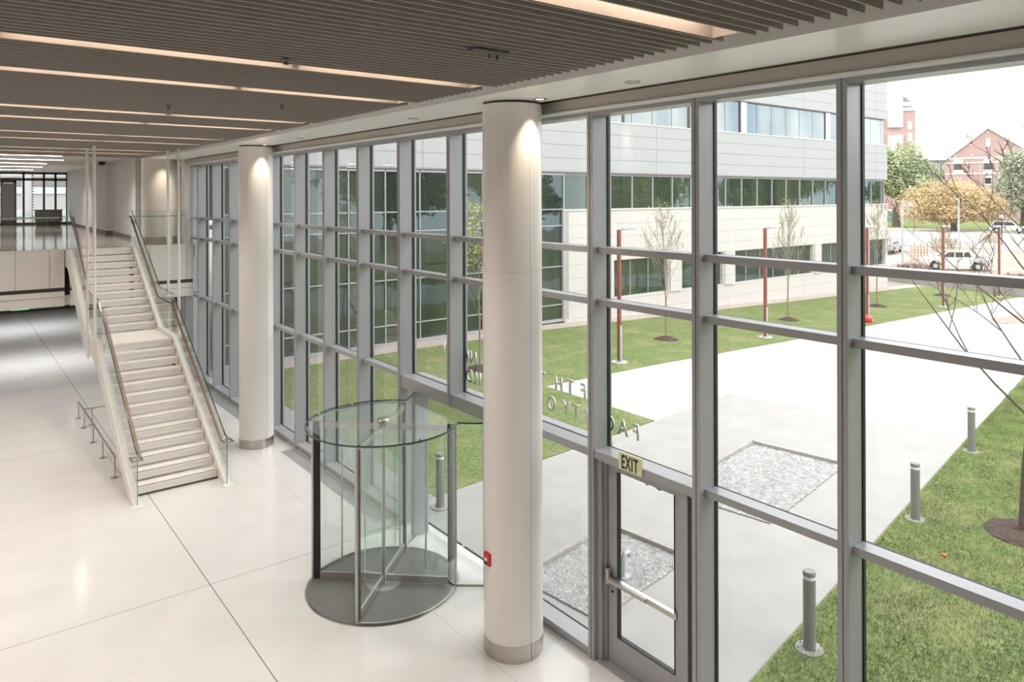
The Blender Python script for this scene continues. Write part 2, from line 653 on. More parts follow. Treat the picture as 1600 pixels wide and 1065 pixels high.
# storefronts closing both storeys at the far end
def storefront(name, Y, z0, z1, xs, head, doorx):
    t = thing(name, None, None, (0, Y, z0), kind='structure')
    b = MB()
    for x in xs:
        b.box(x - .05, x + .05, Y - .12, Y + .02, z0, z1)
    b.box(xs[0] - .05, xs[-1] + .05, Y - .12, Y + .02, z1 - .12, z1)
    b.box(xs[0] - .05, xs[-1] + .05, Y - .12, Y + .02, head, head + .14)
    b.box(xs[0] - .05, xs[-1] + .05, Y - .1, Y + .02, z0, z0 + .12)
    b.build('frame', 'darkbronze', t)
    MB().box(xs[0], xs[-1], Y - .04, Y - .03, z0 + .1, z1 - .05).build('pane', 'glass', t)
    if doorx:
        d = MB()
        a, c = doorx
        d.box(a, a + .1, Y - .18, Y - .12, z0, head)
        d.box(c - .12, c, Y - .18, Y - .12, z0, head)
        d.box(a, c, Y - .18, Y - .12, head - .12, head)
        d.box(a, c, Y - .18, Y - .12, z0, z0 + .25)
        d.box(a, c, Y - .18, Y - .12, z0 + 1.1, z0 + 1.2)
        d.build('door_leaf', 'darkbronze', t)
    return t
storefront('window_30', 49, 4.2, 7.14, [-6, -4.4, -2.8, -1.2, .4, 1.6, 2.4, 3.52, 4.48, 5.04, 5.6], 6.66, (2.47, 3.18))
storefront('window_31', 43.8, 0, 2.62, [-6, -4.4, -2.8, -1.2, .4, 1.2, 2.0, 3.0, 4.0, 5.1, 6.2], 2.3, None)
MB().box(2.52, 3.1, 48.8, 48.86, 4.45, 6.5).build('door_1', mat('frosted_door_pane', (.33, .33, .33), .5), **S)

t = thing('low_counter', 'low dark slatted counter in front of the far glass doors upstairs', 'counter', (4.6, 47.6, 4.2))
MB().box(3.9, 5.25, 47.4, 47.9, 5.0, 5.05).build('top', mat('brown_counter_top', (.16, .12, .10), .4), t, bevel=.01)
MB().box(3.95, 5.2, 47.45, 47.85, 4.38, 5.0).build('body', mat('grey_brown_front', (.17, .15, .14), .6), t)
MB().box(4.0, 5.15, 47.5, 47.8, 4.2, 4.38).build('plinth', 'black', t)

# place beyond the far storefront
b = MB().box(-20, 14, 49.5, 80, 3.6, 3.9)
b.build('ground', 'curb', kind='structure')
MB().box(-20, 6.4, 44.3, 70, -.3, 0).build('ground', 'curb', kind='structure')
MB().box(-20, 6.4, 50, 50.3, 0, 3.6).build('wall_far', mat('added_grey_screen', (.36, .36, .36), .8), **S)  # added wall: hides the bright outdoors from the under-slab floor reflections
t = thing('neighbour_building', 'pale panelled building with a dark window band seen through the far glass doors', 'building', (-2, 66, 3.9))
MB().box(-16, 14, 66, 70, 3.9, 14).build('wall', mat('far_white_panel', (.42, .43, .42), .7), t)
for zz in (4.3, 6.0, 7.9):
    MB().box(-16, 14, 65.9, 66, zz, zz + .5).build('band', mat('bright_band', (.55, .60, .60), .6), t)
for zz in (6.6,):
    MB().box(-16, 14, 65.92, 66, zz, zz + .7).build('window_band', mat('far_grey_vents', (.22, .22, .21), .6), t)
MB().box(-16, 14, 65.93, 66, 8.45, 9.4).build('window_band', 'wglass', t)
t = thing('ribbed_tower', 'narrow white ribbed stair tower beyond the far glass doors', 'building', (4.4, 58, 3.9))
MB().box(4.15, 4.62, 58, 59, 3.9, 8.1).build('wall', mat('ribbed_white', (.5, .5, .5), .7), t)
b = MB()
for i in range(22):
    b.box(4.62, 4.72, 57.95, 58.1, 4.1 + i * .18, 4.2 + i * .18)
b.build('rib', 'seam', t)

# trench / downstairs exit sign under the slab
t = thing('exit_sign', 'small glowing green exit sign hanging under the upper floor slab', 'sign', (1.7, 24.95, 2.62))
MB().box(1.5, 1.92, 24.94, 24.97, 2.52, 2.60).build('face', 'gexit', t)
MB().box(1.70, 1.73, 24.94, 24.97, 2.60, 2.62).build('bracket', 'steel', t)

# ------------------------------------------------------------------ soffit, fascia, baffles, light slots
MB().box(4.98, 5.93, -4, 24.36, CEIL, 7.5).build('trim_5', 'soffit', **S)
MB().box(6.16, 6.27, -4, 25.9, 6.755, 6.93).build('trim_6', mat('tan_fascia', (.70, .655, .60), .5), bevel=.006, **S)
MB().box(5.93, 6.30, -4, 25.9, 6.93, 7.0).build('trim_7', 'seam', **S)
MB().box(6.154, 6.17, -4, 25.9, 6.900, 6.916).build('trim_12', 'seam', **S)
MB().box(6.12, 6.27, -4, 25.9, 6.735, 6.757).build('trim_13', 'soffit', **S)

slots = [(3.19, 3.45), (6.40, 6.66), (8.05, 8.32), (11.25, 11.55), (12.78, 13.1), (15.6, 15.86), (17.35, 17.62), (20.5, 20.78), (22.1, 22.4)]
ordn = ['nearest', 'second', 'third', 'fourth', 'fifth', 'sixth', 'seventh', 'eighth', 'farthest']
edges = [-3.9] + [v for s_ in slots for v in s_] + [24.3]
bl = ['in front of the nearest light slot'] + ['between the %s and %s light slots' % (ordn[i], ordn[i + 1]) for i in range(8)] + ['beyond the farthest light slot']
for i in range(0, len(edges), 2):
    y0, y1 = edges[i], edges[i + 1]
    n = max(1, int(round((y1 - y0) / .118)))
    st = (y1 - y0) / n
    b = MB()
    for k in range(n + 1):
        y = y0 + k * st
        y = min(max(y, y0 + .012), y1 - .012)
        b.box(-5.95, 4.76, y - .007, y + .007, 6.89, 7.01)
    # carrier rails above the blades
    t = thing('baffle_panel', 'grey ceiling panel of parallel blades ' + bl[i // 2], 'ceiling panel', (0, (y0 + y1) / 2, 6.89), 'grey bladed ceiling panels')
    b.build('blade', 'baffle', t, kind='stuff')
    c = MB()
    for x in (-4, -2, 0, 2, 4):
        c.box(x - .02, x + .02, y0, y1, 7.01, 7.05)
        c.tube([(x, (y0 + y1) / 2, 7.05), (x, (y0 + y1) / 2, 7.62)], .006, 6)
    c.build('carrier_rail', 'baffle', t)
for i, (y0, y1) in enumerate(slots):
    t = thing('linear_light', '%s warm light slot running across the grey bladed ceiling' % ordn[i], 'ceiling light', (0, (y0 + y1) / 2, 7.15), 'warm ceiling light slots')
    b = MB()
    a, c = y0 + .012, y1 - .012
    b.box(-5.95, 4.60, c, c + .008, 6.895, 7.16)
    b.box(-5.95, 4.60, a - .008, a, 6.895, 7.16)
    b.box(-5.95, 4.60, a - .008, c + .008, 7.16, 7.17)
    b.box(4.60, 4.61, a - .008, c + .008, 6.895, 7.17)
    b.build('housing', 'cove', t)
    c = MB()
    for x in (-5.0, -2.2, .3, 2.6):
        c.box(x - .04, x + .04, y0 + .02, y1 - .02, 6.93, 7.1)
    c.build('bracket', 'cove', t)
    c = MB()
    c.tube([(-5.9, (y0 + y1) / 2, 7.62), (-5.9, (y0 + y1) / 2, 7.17)], .008, 6)
    c.tube([(4.3, (y0 + y1) / 2, 7.62), (4.3, (y0 + y1) / 2, 7.17)], .008, 6)
    c.build('hanger', 'steel', t)
    for x0, x1 in ((-5.6, -.1), (.1, 4.45)):
        L = bpy.data.lights.new('strip_lamp', 'AREA')
        L.shape = 'RECTANGLE'
        L.size = x1 - x0
        L.size_y = .05
        L.energy = SLOT_POWER * (x1 - x0)
        L.color = (1, .84, .70)
        lo = bpy.data.objects.new('strip_lamp', L)
        COL.objects.link(lo)
        lo.parent = t
        lo.location = ((x0 + x1) / 2, 0, -.01)
    for x in (-4.6, -1.8, .9, 3.4):  # added spots and cans: fill light for the hall, no such fixtures known
        MB().lathe([(.045, .02), (.045, .10), (.0, .10)], (x, (y0 + y1) / 2, 6.95), 14).build('fill_lamp_can', 'black', t)
        L = bpy.data.lights.new('lamp', 'SPOT')
        L.energy = FILL_SPOT_POWER
        L.spot_size = math.radians(100)
        L.spot_blend = .8
        L.shadow_soft_size = .04
        L.color = (1, .93, .87)
        lo = bpy.data.objects.new('lamp', L)
        COL.objects.link(lo)
        lo.parent = t
        lo.location = (x, 0, 6.912 - 7.15)

# recessed downlights in the white soffit
def downlight(x, y, z, label, power=0, grp='recessed downlights in the white soffit', cone=76, col=(1, .78, .58)):
    t = thing('downlight', label, 'ceiling light', (x, y, z), grp)
    MB().lathe([(.055, -.001), (.085, -.001), (.088, -.006), (.05, -.008), (.052, .0)], (x, y, z), 28).build('trim_ring', 'steel', t, smooth=True)
    MB().lathe([(0, -.003), (.05, -.003)], (x, y, z), 24).build('lens', 'lens' if power else 'white', t)
    if power:
        L = bpy.data.lights.new('lamp', 'SPOT')
        L.energy = power
        L.spot_size = math.radians(cone)
        L.spot_blend = .8
        L.shadow_soft_size = .03
        L.color = col
        lo = bpy.data.objects.new('lamp', L)
        COL.objects.link(lo)
        lo.parent = t
        lo.location = (0, 0, -.02)
    return t
downlight(5.70, 6.78, CEIL, 'lit recessed downlight in the soffit just right of the near white column', 75)
downlight(5.63, 5.21, CEIL, 'small unlit recessed downlight in the soffit right of the near white column')
downlight(5.60, 9.63, CEIL, 'recessed downlight in the soffit above the revolving door')
downlight(5.70, 16.38, CEIL, 'lit recessed downlight in the soffit beside the middle white column', 75)
downlight(5.66, 14.2, CEIL, 'small recessed downlight in the soffit between the near and middle columns')
downlight(5.70, 21.5, CEIL, 'small recessed downlight in the soffit behind the middle white column')
downlight(5.62, 25.55, 7.14, 'lit recessed downlight in front of the far round column upstairs', 80)
for i, (x, y) in enumerate([(3.6, 28), (1.2, 31), (3.9, 40), (1.5, 44)]):  # added fill lamps to brighten the corridor
    downlight(x, y, 7.14, ['added corridor downlight nearest the top of the stairs', 'added corridor downlight left of the corridor middle', 'added corridor downlight near the grey corridor wall', 'added corridor downlight nearest the far glass doors'][i], 200, 'added corridor downlights', 140, (1, .94, .88))
for i, (x, y) in enumerate([(1.0, 30), (3.6, 30), (1.0, 38), (3.6, 38)]):  # lamps added to lift the dark floor under the slab
    downlight(x, y, 2.62, ['%s added downlight under the upper floor slab' % k for k in ('near left', 'near right', 'far left', 'far right')][i], 200, 'added downlights under the slab', 150, (.95, .97, 1))

for i, (y, x0, x1) in enumerate([(26.4, -4, 3.6), (29.2, -4, 3.2), (32.4, -4, 3.6), (36, -4, 3.4), (40, -4, 3.6), (44.5, -4, 3.6)]):
    t = thing('corridor_light', '%s thin white light strip on the corridor ceiling upstairs' % ordn[i], 'ceiling light', ((x0 + x1) / 2, y, 7.14), 'corridor light strips')
    MB().box(x0, x1, y - .05, y + .05, 7.115, 7.13).build('lens', 'strip', t)
    MB().box(x0 - .02, x1 + .02, y - .07, y + .07, 7.125, 7.138).build('trim', 'white', t)

# dome camera, sprinklers, ceiling hatch
t = thing('dome_camera', 'black dome camera on the white corridor ceiling', 'camera', (5.0, 33.2, 7.14))
MB().lathe([(0, -.15), (.07, -.135), (.12, -.09), (.13, -.04), (.14, 0)], (5.0, 33.2, 7.14), 20).build('dome', 'black', t, smooth=True)
for x, y, z, lb in ((2.33, 6.16, 6.89, 'sprinkler head hanging in the second light slot'), (2.30, 10.2, 6.89, 'sprinkler head left of centre below the bladed ceiling'), (3.46, 9.30, 6.89, 'sprinkler head right of centre below the bladed ceiling')):
    t = thing('sprinkler_head', lb, 'sprinkler', (x, y, z), 'sprinkler heads')
    MB().tube([(x, y, z + .3), (x, y, z - .02)], .012, 8).build('pipe', 'steel', t)
    MB().lathe([(0, -.05), (.025, -.05), (.025, -.045), (.008, -.04), (.01, -.01), (.03, -.005), (.03, 0)], (x, y, z), 12).build('deflector', 'black', t)
t = thing('ceiling_hatch', 'dark opening in the bladed ceiling above the near column', 'ceiling hatch', (3.5, 4.8, 6.9))
MB().box(3.33, 3.66, 4.74, 4.86, 6.87, 6.888).build('opening', 'seam', t)
MB().box(3.62, 3.635, 4.86, 4.87, 6.83, 6.9).build('latch', 'black', t)
MB().box(3.545, 3.555, 4.86, 4.87, 6.84, 6.9).build('latch', 'black', t)

# ------------------------------------------------------------------ curtain wall
def bay(k):
    y0 = GY0 + DY * k              # near face of the near mullion
    y1 = y0 + DY
    t = thing('window_%d' % (k + 4), None, None, (XF, y0, 0), kind='structure')
    entry = k in (3, 4)            # over the revolving door
    exitb = k == 1
    # mullion (its own near edge at y0), split by a fine reveal
    zb = 2.39 if k == 4 else 0.
    b = MB()
    b.box(XF, XG, y0, y0 + .043, zb, 6.80)
    b.box(XF, XG, y0 + .055, y0 + .10, zb, 6.80)
    b.box(XF + .012, XG, y0 + .04, y0 + .06, zb, 6.80)
    b.build('mullion', 'alu', t, bevel=.003)
    MB().box(XG, 6.62, y0 + .02, y0 + .08, 0 if k != 4 else 2.5, 6.95).build('outer_cap', 'alu', t)
    MB().box(XG - .014, XG + .03, y0 - .012, y0 + .112, zb, 6.70).build('gasket', 'gasket', t)
    # transoms
    for zt, dp in ((2.59, .18), (4.43, .18), (5.075, .18)):
        x0 = XG - dp
        h = .078
        if zt == 2.59 and (entry or k in (1, 2)):
            x0 = XF + .012
            h = .20 if entry else .10
        b = MB().box(x0, XG, y0 + .10, y1, zt - h, zt)
        if zt == 2.59 and entry:
            b.box(x0 + .06, XG, y0 + .02, y1, 2.39, 2.45)
        b.build('transom', 'alu', t, bevel=.003)
    MB().box(XF, XG, y0 + .10, y1, 6.69, 6.80).build('head_rail', 'alu', t, bevel=.003)
    if not entry and not exitb:
        b = MB().box(XF + .004, XG, y0 + .10, y1, .055, .125)
        b.box(XF + .02, XG, y0 + .10, y1, 0, .05)
        b.build('sill_rail', 'alu', t, bevel=.003)
    zz = [.125, 2.51, 2.59, 4.352, 4.43, 4.997, 5.075, 6.69]
    g_ = MB()
    for i in range(0, 8, 2):
        g_.box(XG - .012, XG + .02, y0 + .10, y1, zz[i] - .012, zz[i] + .0)
    g_.build('gasket', 'gasket', t)
    p = MB()
    lo = 2.58 if (entry or exitb) else .11
    p.box(XG, XG + .012, y0 + .1, y1, lo, 6.72)
    p.build('pane', 'glass', t)
    return t
for k in range(-3, 14):
    bay(k)
MB().box(XF, XG, 25.67, 25.8, 0, 6.8).build('trim_8', 'alu', **S)
MB().box(5.98, 6.16, 24.50, 24.9, 4.2, 7.14).build('trim_9', 'white', **S)
MB().box(XG + .02, 6.72, 6.56, 11.2, 2.50, 2.60).build('trim_10', 'alu', bevel=.02, **S)
# glass jamb panels beside the revolving door
for ya, yb in ((8.12, 8.63), (10.80, 11.27)):
    MB().box(6.37, 6.385, ya + .05, yb, 0.02, 2.39).build('window_18' if ya < 9 else 'window_19', 'glass', **S)
for ya, yb in ((8.63, 8.70), (10.70, 10.80)):
    MB().box(6.21, 6.50, ya, yb, 0, 2.39).build('trim_11', 'alu', bevel=.003, **S)

# exit door with push bar
t = thing('door_3', None, None, (6.45, 4.97, 0), kind='structure')
b = MB()
b.box(6.34, XG, 6.40, 6.47, 0, 2.49)
b.box(6.40, XG, 6.37, 6.40, 0, 2.49)
b.box(6.36, XG, 5.10, 5.24, 0, 2.49)
b.box(6.34, XG, 4.97, 5.03, 0, 2.49)
b.box(6.38, XG, 4.97, 6.47, 2.43, 2.49)
b.box(6.30, XG, 4.97, 6.47, -.002, .012)
b.build('frame', 'alu', t, bevel=.003)
MB().box(6.44, 6.47, 5.03, 5.10, 0, 2.43).build('side_panel', 'gasket', t)
b = MB()
b.box(6.43, 6.48, 6.22, 6.365, .015, 2.425)
b.box(6.43, 6.48, 5.25, 5.33, .015, 2.425)
b.box(6.43, 6.48, 5.33, 6.22, .015, .36)
b.box(6.43, 6.48, 5.33, 6.22, 2.36, 2.425)
lf = b.build('door_leaf', 'alu', t, bevel=.003)
MB().box(6.45, 6.46, 5.33, 6.22, .36, 2.36).build('pane', 'glass', t)
b = MB()
for y in (5.33, 6.205):
    b.box(6.425, 6.485, y, y + .012, .36, 2.36)
b.box(6.425, 6.485, 5.33, 6.22, .355, .368)
b.build('gasket', 'gasket', t)
b = MB()
b.box(6.365, 6.43, 5.26, 6.33, 1.015, 1.075)
b.box(6.345, 6.375, 5.70, 6.31, 1.02, 1.07)
b.build('push_bar', 'steel', t, bevel=.006)
MB().box(6.36, 6.43, 6.30, 6.36, .98, 1.17).build('latch_case', 'steel', t, bevel=.01)
MB().lathe([(0, 0), (.018, 0), (.018, .012), (0, .012)], (6.425, 6.29, .88), 12).build('screw', 'gasket', t)
b = MB()
b.bar((6.50, 5.60, 2.32), (6.66, 5.95, 2.30), .03, .015)
b.bar((6.66, 5.95, 2.30), (6.50, 5.80, 2.32), .03, .015)
b.build('closer_arm', 'gasket', t)
b = MB()
b.tube([(6.48, 6.29, .95), (6.56, 6.29, .95), (6.56, 6.29, 1.25), (6.48, 6.29, 1.25)], .014, 8)
b.build('pull_handle', 'steel', t, smooth=True)

# exit sign on the transom
ey0, ey1 = 5.675, 6.035
t = thing('exit_sign', 'pale yellow sign with dark EXIT lettering above the glass door', 'sign', (6.26, (ey0 + ey1) / 2, 2.6))
MB().box(6.268, 6.288, ey0, ey1, 2.497, 2.70).build('plate', 'exit', t, bevel=.002)
me = text_mesh('EXIT', .222, .002)
me.materials.append(MT['exitlet'])
lo = bpy.data.objects.new('lettering', me)
COL.objects.link(lo)
lo.parent = t
# face -X : text x axis -> -Y, text y -> +Z
lo.rotation_euler = (PI / 2, 0, -PI / 2)
bb = [v.co.copy() for v in me.vertices]
cx = (min(v.x for v in bb) + max(v.x for v in bb)) / 2
for v in me.vertices:
    v.co.x = (v.co.x - cx) * .53
    v.co.y = v.co.y * 1.0
lo.location = (.004, 0, -.080)

# lettering mounted outside the glass, read from outdoors
def sign_letter(ch, y, z, row):
    me = text_mesh(ch, .272, .008)
    me.materials.append(MT['letter'])
    o = bpy.data.objects.new('sign_letter', me)
    COL.objects.link(o)
    o.rotation_euler = (PI / 2, 0, PI / 2)
    for v in me.vertices:
        v.co.x *= .85
    o.location = (6.60, y, z)
    o['category'] = 'letter'
    o['group'] = 'reversed metal letters on the outside of the glass'
    o['label'] = row
    b = MB()
    b.tube([(6.553, y, z + .10), (6.592, y, z + .10)], .005, 6)
    p = b.build('pin', 'letter')
    p.parent = o
    p.matrix_parent_inverse = o.matrix_basis.inverted()
low = [('F', 6.06, 'farthest right, first'), ('A', 6.28, 'right of the mullion, second'), ('C', 6.50, 'half hidden by the mullion, third'), ('I', 6.92, 'just left of the mullion, fourth shown'),
       ('T', 7.13, 'fifth shown'), ('Y', 7.32, 'sixth shown'), ('O', 7.62, 'beside the near column, seventh shown'),
       ('I', 9.32, 'touching the left edge of the near column'), ('L', 9.45, 'just left of the near column'), ('D', 9.61, 'farthest left')]
for ch, y, d in low:
    sign_letter(ch, y, 2.757, 'metal letter %s of the lower reversed line, %s' % (ch, d))
for ch, y, d in [('F', 6.98, 'next to the mullion'), ('T', 7.24, 'second from the mullion'), ('H', 7.47, 'third from the mullion'), ('T', 7.82, 'beside the near column'), ('N', 9.50, 'just left of the near column'), ('K', 9.70, 'farthest left'), ('I', 10.35, 'alone behind a mullion left of the column')]:
    sign_letter(ch, y, 3.062, 'metal letter %s of the upper reversed line, %s' % (ch, d))

# ------------------------------------------------------------------ columns
def column(cx_, cy_, R, z0, z1, label):
    t = thing('round_column', label, 'column', (cx_, cy_, z0), 'round white columns')
    b = MB().lathe([(R, .20), (R, z1 - z0 - .03)], (cx_, cy_, z0), 72)
    b.build('shaft', 'colwhite', t, smooth=True)
    MB().lathe([(R + .004, 0), (R + .004, .205), (R, .205)], (cx_, cy_, z0), 72).build('base_collar', 'steel', t, smooth=True)
    MB().lathe([(R - .02, z1 - z0 - .032), (R - .02, z1 - z0)], (cx_, cy_, z0), 60).build('top_reveal', 'seam', t, smooth=True)
    b = MB()
    a = math.atan2(-cy_, -cx_) + .62
    a2 = a + PI
    for aa in (a, a2):
        x = cx_ + R * math.cos(aa); y = cy_ + R * math.sin(aa)
        b.bar((x, y, z0 + .2), (x, y, z1 - .03), .004, .004)
    b.lathe([(R + .0015, 2.5), (R + .0015, 2.504)], (cx_, cy_, 2.27 if z0 == 0 else 3.2), 72)
    b.build('seam', mat('faint_seam', (.5, .46, .42), .5), t)
    b = MB()
    x = cx_ + (R + .004) * math.cos(a); y = cy_ + (R + .004) * math.sin(a)
    b.bar((x, y, z0), (x, y, z0 + .205), .006, .006)
    b.build('collar_seam', 'seam', t)
    return t
column(5.70, 7.33, .375, 0, CEIL, 'near white round column with a red fire alarm box')
column(5.69, 16.96, .378, 0, CEIL, 'middle white round column beside the foot of the stairs')
column(5.75, 26.5, .60, 4.2, 7.14, 'wide white round column on the upper floor behind the balustrade')

t = thing('fire_alarm_box', 'red fire alarm pull box mounted on the near white column', 'fire alarm', (5.33, 7.36, 1.2))
MB().box(5.295, 5.345, 7.295, 7.42, 1.13, 1.285).build('body', 'red', t, bevel=.012)
MB().box(5.288, 5.30, 7.33, 7.385, 1.19, 1.225).build('pull_handle', 'white', t)
MB().box(5.289, 5.30, 7.33, 7.385, 1.155, 1.18).build('pull_slot', 'black', t)

# ------------------------------------------------------------------ revolving door
rc = (5.125, 9.715, 0)
t = thing('revolving_door', 'round glass revolving door with stainless posts beside the near white column', 'revolving door', rc)
R = 1.073
posts = [(4.338, 10.448), (4.338, 8.984), (5.912, 8.984), (5.912, 10.446)]
MB().lathe([(0, 0), (R + .05, 0), (R + .05, .004), (0, .004)], rc, 72).build('mat_ring', 'steel', t)
M_ = bpy.data.materials.new('ringed_floor_mat')
M_.use_nodes = True
nt = M_.node_tree
bs = nt.nodes['Principled BSDF']
bs.inputs['Roughness'].default_value = .42
tcn = nt.nodes.new('ShaderNodeTexCoord')
wv = nt.nodes.new('ShaderNodeTexWave')
wv.wave_type = 'RINGS'
wv.rings_direction = 'Z'
wv.inputs['Scale'].default_value = 9
wv.inputs['Distortion'].default_value = .4
nt.links.new(tcn.outputs['Object'], wv.inputs['Vector'])
rp = nt.nodes.new('ShaderNodeValToRGB')
rp.color_ramp.elements[0].color = (.11, .107, .10, 1)
rp.color_ramp.elements[1].color = (.25, .245, .23, 1)
nt.links.new(wv.outputs['Fac'], rp.inputs[0])
nt.links.new(rp.outputs[0], bs.inputs['Base Color'])
MB().lathe([(0, .0045), (R + .02, .0045), (R + .02, .008), (0, .008)], rc, 72).build('floor_mat', M_, t)
MB().lathe([(0, .0085), (.26, .0085), (.26, .011), (0, .011)], rc, 40).build('centre_plate', 'grille', t)
for x, y in posts:
    MB().tube([(x, y, 0), (x, y, 2.37)], .022, 14).build('post', 'steel', t, smooth=True)
TOPZ = 2.375
# curved side walls
for s_ in (1, -1):
    a = math.atan2(.731, .787)
    if s_ > 0:
        a0, a1 = a, PI - a
    else:
        a0, a1 = -(PI - a), -a
    MB().lathe([(R - .006, .02), (R + .006, .02), (R + .006, TOPZ), (R - .006, TOPZ), (R - .006, .02)], rc, 30, a0, a1).build('curved_side_wall', 'gglass', t, smooth=True)
    MB().lathe([(R - .012, .009), (R + .012, .009), (R + .012, .03), (R - .012, .03)], rc, 30, a0, a1).build('bottom_channel', 'steel', t)
    MB().lathe([(R - .012, TOPZ - .03), (R + .012, TOPZ - .03), (R + .012, TOPZ), (R - .012, TOPZ)], rc, 30, a0, a1).build('top_channel', 'steel', t)
# glass canopy : disc with straight flares to the wall
Rc = R + .045
out = []
aR = math.atan2(8.96 - rc[1], 5.94 - rc[0])
aB = math.atan2(10.47 - rc[1], 5.94 - rc[0])
n = 70
for i in range(n + 1):
    tt = aB + (2 * PI - (aB - aR)) * i / n
    out.append((rc[0] + Rc * math.cos(tt), rc[1] + Rc * math.sin(tt)))
out += [(6.10, 8.80), (6.30, 8.65), (6.36, 8.60), (6.36, 10.84), (6.30, 10.79), (6.10, 10.62)]
MB().prism(out, 2, TOPZ, TOPZ + .018).build('glass_canopy', 'gglass', t)
b = MB()
for i in range(len(out)):
    p, q = out[i], out[(i + 1) % len(out)]
    if p[0] > 6.35 and q[0] > 6.35:
        continue
    b.bar((p[0], p[1], TOPZ + .009), (q[0], q[1], TOPZ + .009), .006, .022)
b.build('canopy_edge', 'edgeglass', t)
b = MB()
for i in range(10):
    tt = .3 + i * 2 * PI / 10
    x, y = rc[0] + (Rc - .03) * math.cos(tt), rc[1] + (Rc - .03) * math.sin(tt)
    if x < 5.95:
        b.lathe([(0, .03), (.018, .03), (.018, -.03), (0, -.03)], (x, y, TOPZ + .009), 10)
b.build('canopy_clamp', 'steel', t)
MB().lathe([(0, .05), (.07, .05), (.09, .035), (.09, .018), (.03, .018), (.03, -.05), (0, -.05)], (rc[0], rc[1], TOPZ), 30).build('hub', 'steel', t, smooth=True)
MB().tube([(rc[0], rc[1], .01), (rc[0], rc[1], TOPZ)], .028, 14).build('centre_shaft', 'steel', t, smooth=True)
# flare glass between the posts and the wall jambs
for p, q in (((5.912, 8.984), (6.24, 8.72)), ((5.912, 10.446), (6.24, 10.70))):
    MB().bar((p[0], p[1], 1.2), (q[0], q[1], 1.2), .012, 2.33).build('flare_pane', 'gglass', t)
    MB().bar((p[0], p[1], .012), (q[0], q[1], .012), .02, .022).build('flare_channel', 'steel', t)
# four leaves
for x, y in posts:
    d = Vector((x - rc[0], y - rc[1], 0)).normalized()
    a = Vector(rc) + d * .04
    e = Vector(rc) + d * (R - .035)
    MB().bar(a + Vector((0, 0, 1.2)), e + Vector((0, 0, 1.2)), .012, 2.2).build('leaf_pane', 'gglass', t)
    b = MB()
    b.bar(a + Vector((0, 0, .075)), e + Vector((0, 0, .075)), .03, .10)
    b.build('leaf_bottom_rail', 'steel', t)
    MB().bar(a + Vector((0, 0, 2.31)), e + Vector((0, 0, 2.31)), .03, .09).build('leaf_top_rail', 'steel', t)
    MB().prism([tuple((e + d * i + d.cross(Vector((0, 0, 1))) * j)[:2]) for i, j in ((-.075, -.016), (.01, -.016), (.01, .016), (-.075, .016))], 2, .02, 2.36).build('edge_brush', 'rubber', t)
    s2 = d.cross(Vector((0, 0, 1))) * .045
    c = Vector(rc) + d * (R * .6) + s2
    b = MB()
    b.tube([c + Vector((0, 0, .25)), c + Vector((0, 0, 2.1))], .013, 10)
    for z in (.5, 1.2, 1.85):
        b.tube([c + Vector((0, 0, z)), c - s2 + Vector((0, 0, z))], .008, 6)
    b.build('push_rod', 'steel', t, smooth=True)

# floor grilles along the curtain wall
for y0, y1, lb in ((11.6, 16.14, 'grey floor grille along the window wall left of the revolving door'), (18.5, 23.2, 'grey floor grille along the window wall behind the stairs')):
    t = thing('floor_grille', lb, 'floor grille', (6.1, y0, 0), 'grey floor grilles')
    MB().box(5.95, 6.26, y0, y1, 0, .004).build('frame', 'grille', t)
    b = MB()
    for i in range(12):
        b.box(5.965 + i * .024, 5.975 + i * .024, y0 + .02, y1 - .02, .004, .006)
    b.build('bar', 'alu', t, kind='stuff')

# ------------------------------------------------------------------ staircase
t = thing('staircase', 'white open riser staircase with a landing and glass balustrades', 'staircase', (3.62, 14.88, 0))
RUN, RISE = .3067, .175
XL, XR = 2.86, 4.38
def tz(n):
    return RISE * n
def ty(n):
    return 15.40 + RUN * (n - 1) if n <= 13 else 20.77 + RUN * (n - 14)
for n_ in range(1, 25):
    y, z = ty(n_), tz(n_)
    dpt = .345 if n_ != 13 else 1.72
    if n_ == 24:
        dpt = .52
    b = MB()
    b.box(XL + .012, XR - .012, y, y + dpt, z - .138, z)
    b.box(XL + .012, XR - .012, y - .006, y + .05, z - .05, z - .0)
    o = b.build('landing' if n_ == 13 else 'tread', 'tread', t, bevel=.008)
b = MB()
for n_ in range(1, 25):
    y, z = ty(n_), tz(n_)
    for xx in (XL + .006, XR - .012):
        b.box(xx, xx + .006, y + .01, y + .3, z - .12, z - .03)
b.build('tread_bracket', 'seam', t, kind='stuff')
MB().box(XL, XR, 15.405, 15.43, 0, .035).build('base_gap', 'seam', t)
k_ = RISE / RUN
def nose(y):
    return RISE + (y - 15.40) * k_
def nose2(y):
    return 2.45 + (y - 20.77) * k_
top = [(14.88, 0), (15.0, nose(15.0) + .09)]
top = [(14.88, .0), (14.93, nose(14.93) + .115), (19.07, nose(19.07) + .09), (20.45, 2.36), (23.75, nose2(23.75) + .09), (24.36, 4.21)]
bot = [(24.36, 3.72), (23.9, 3.72), (20.9, 1.99), (19.25, 1.93), (15.32, 0)]
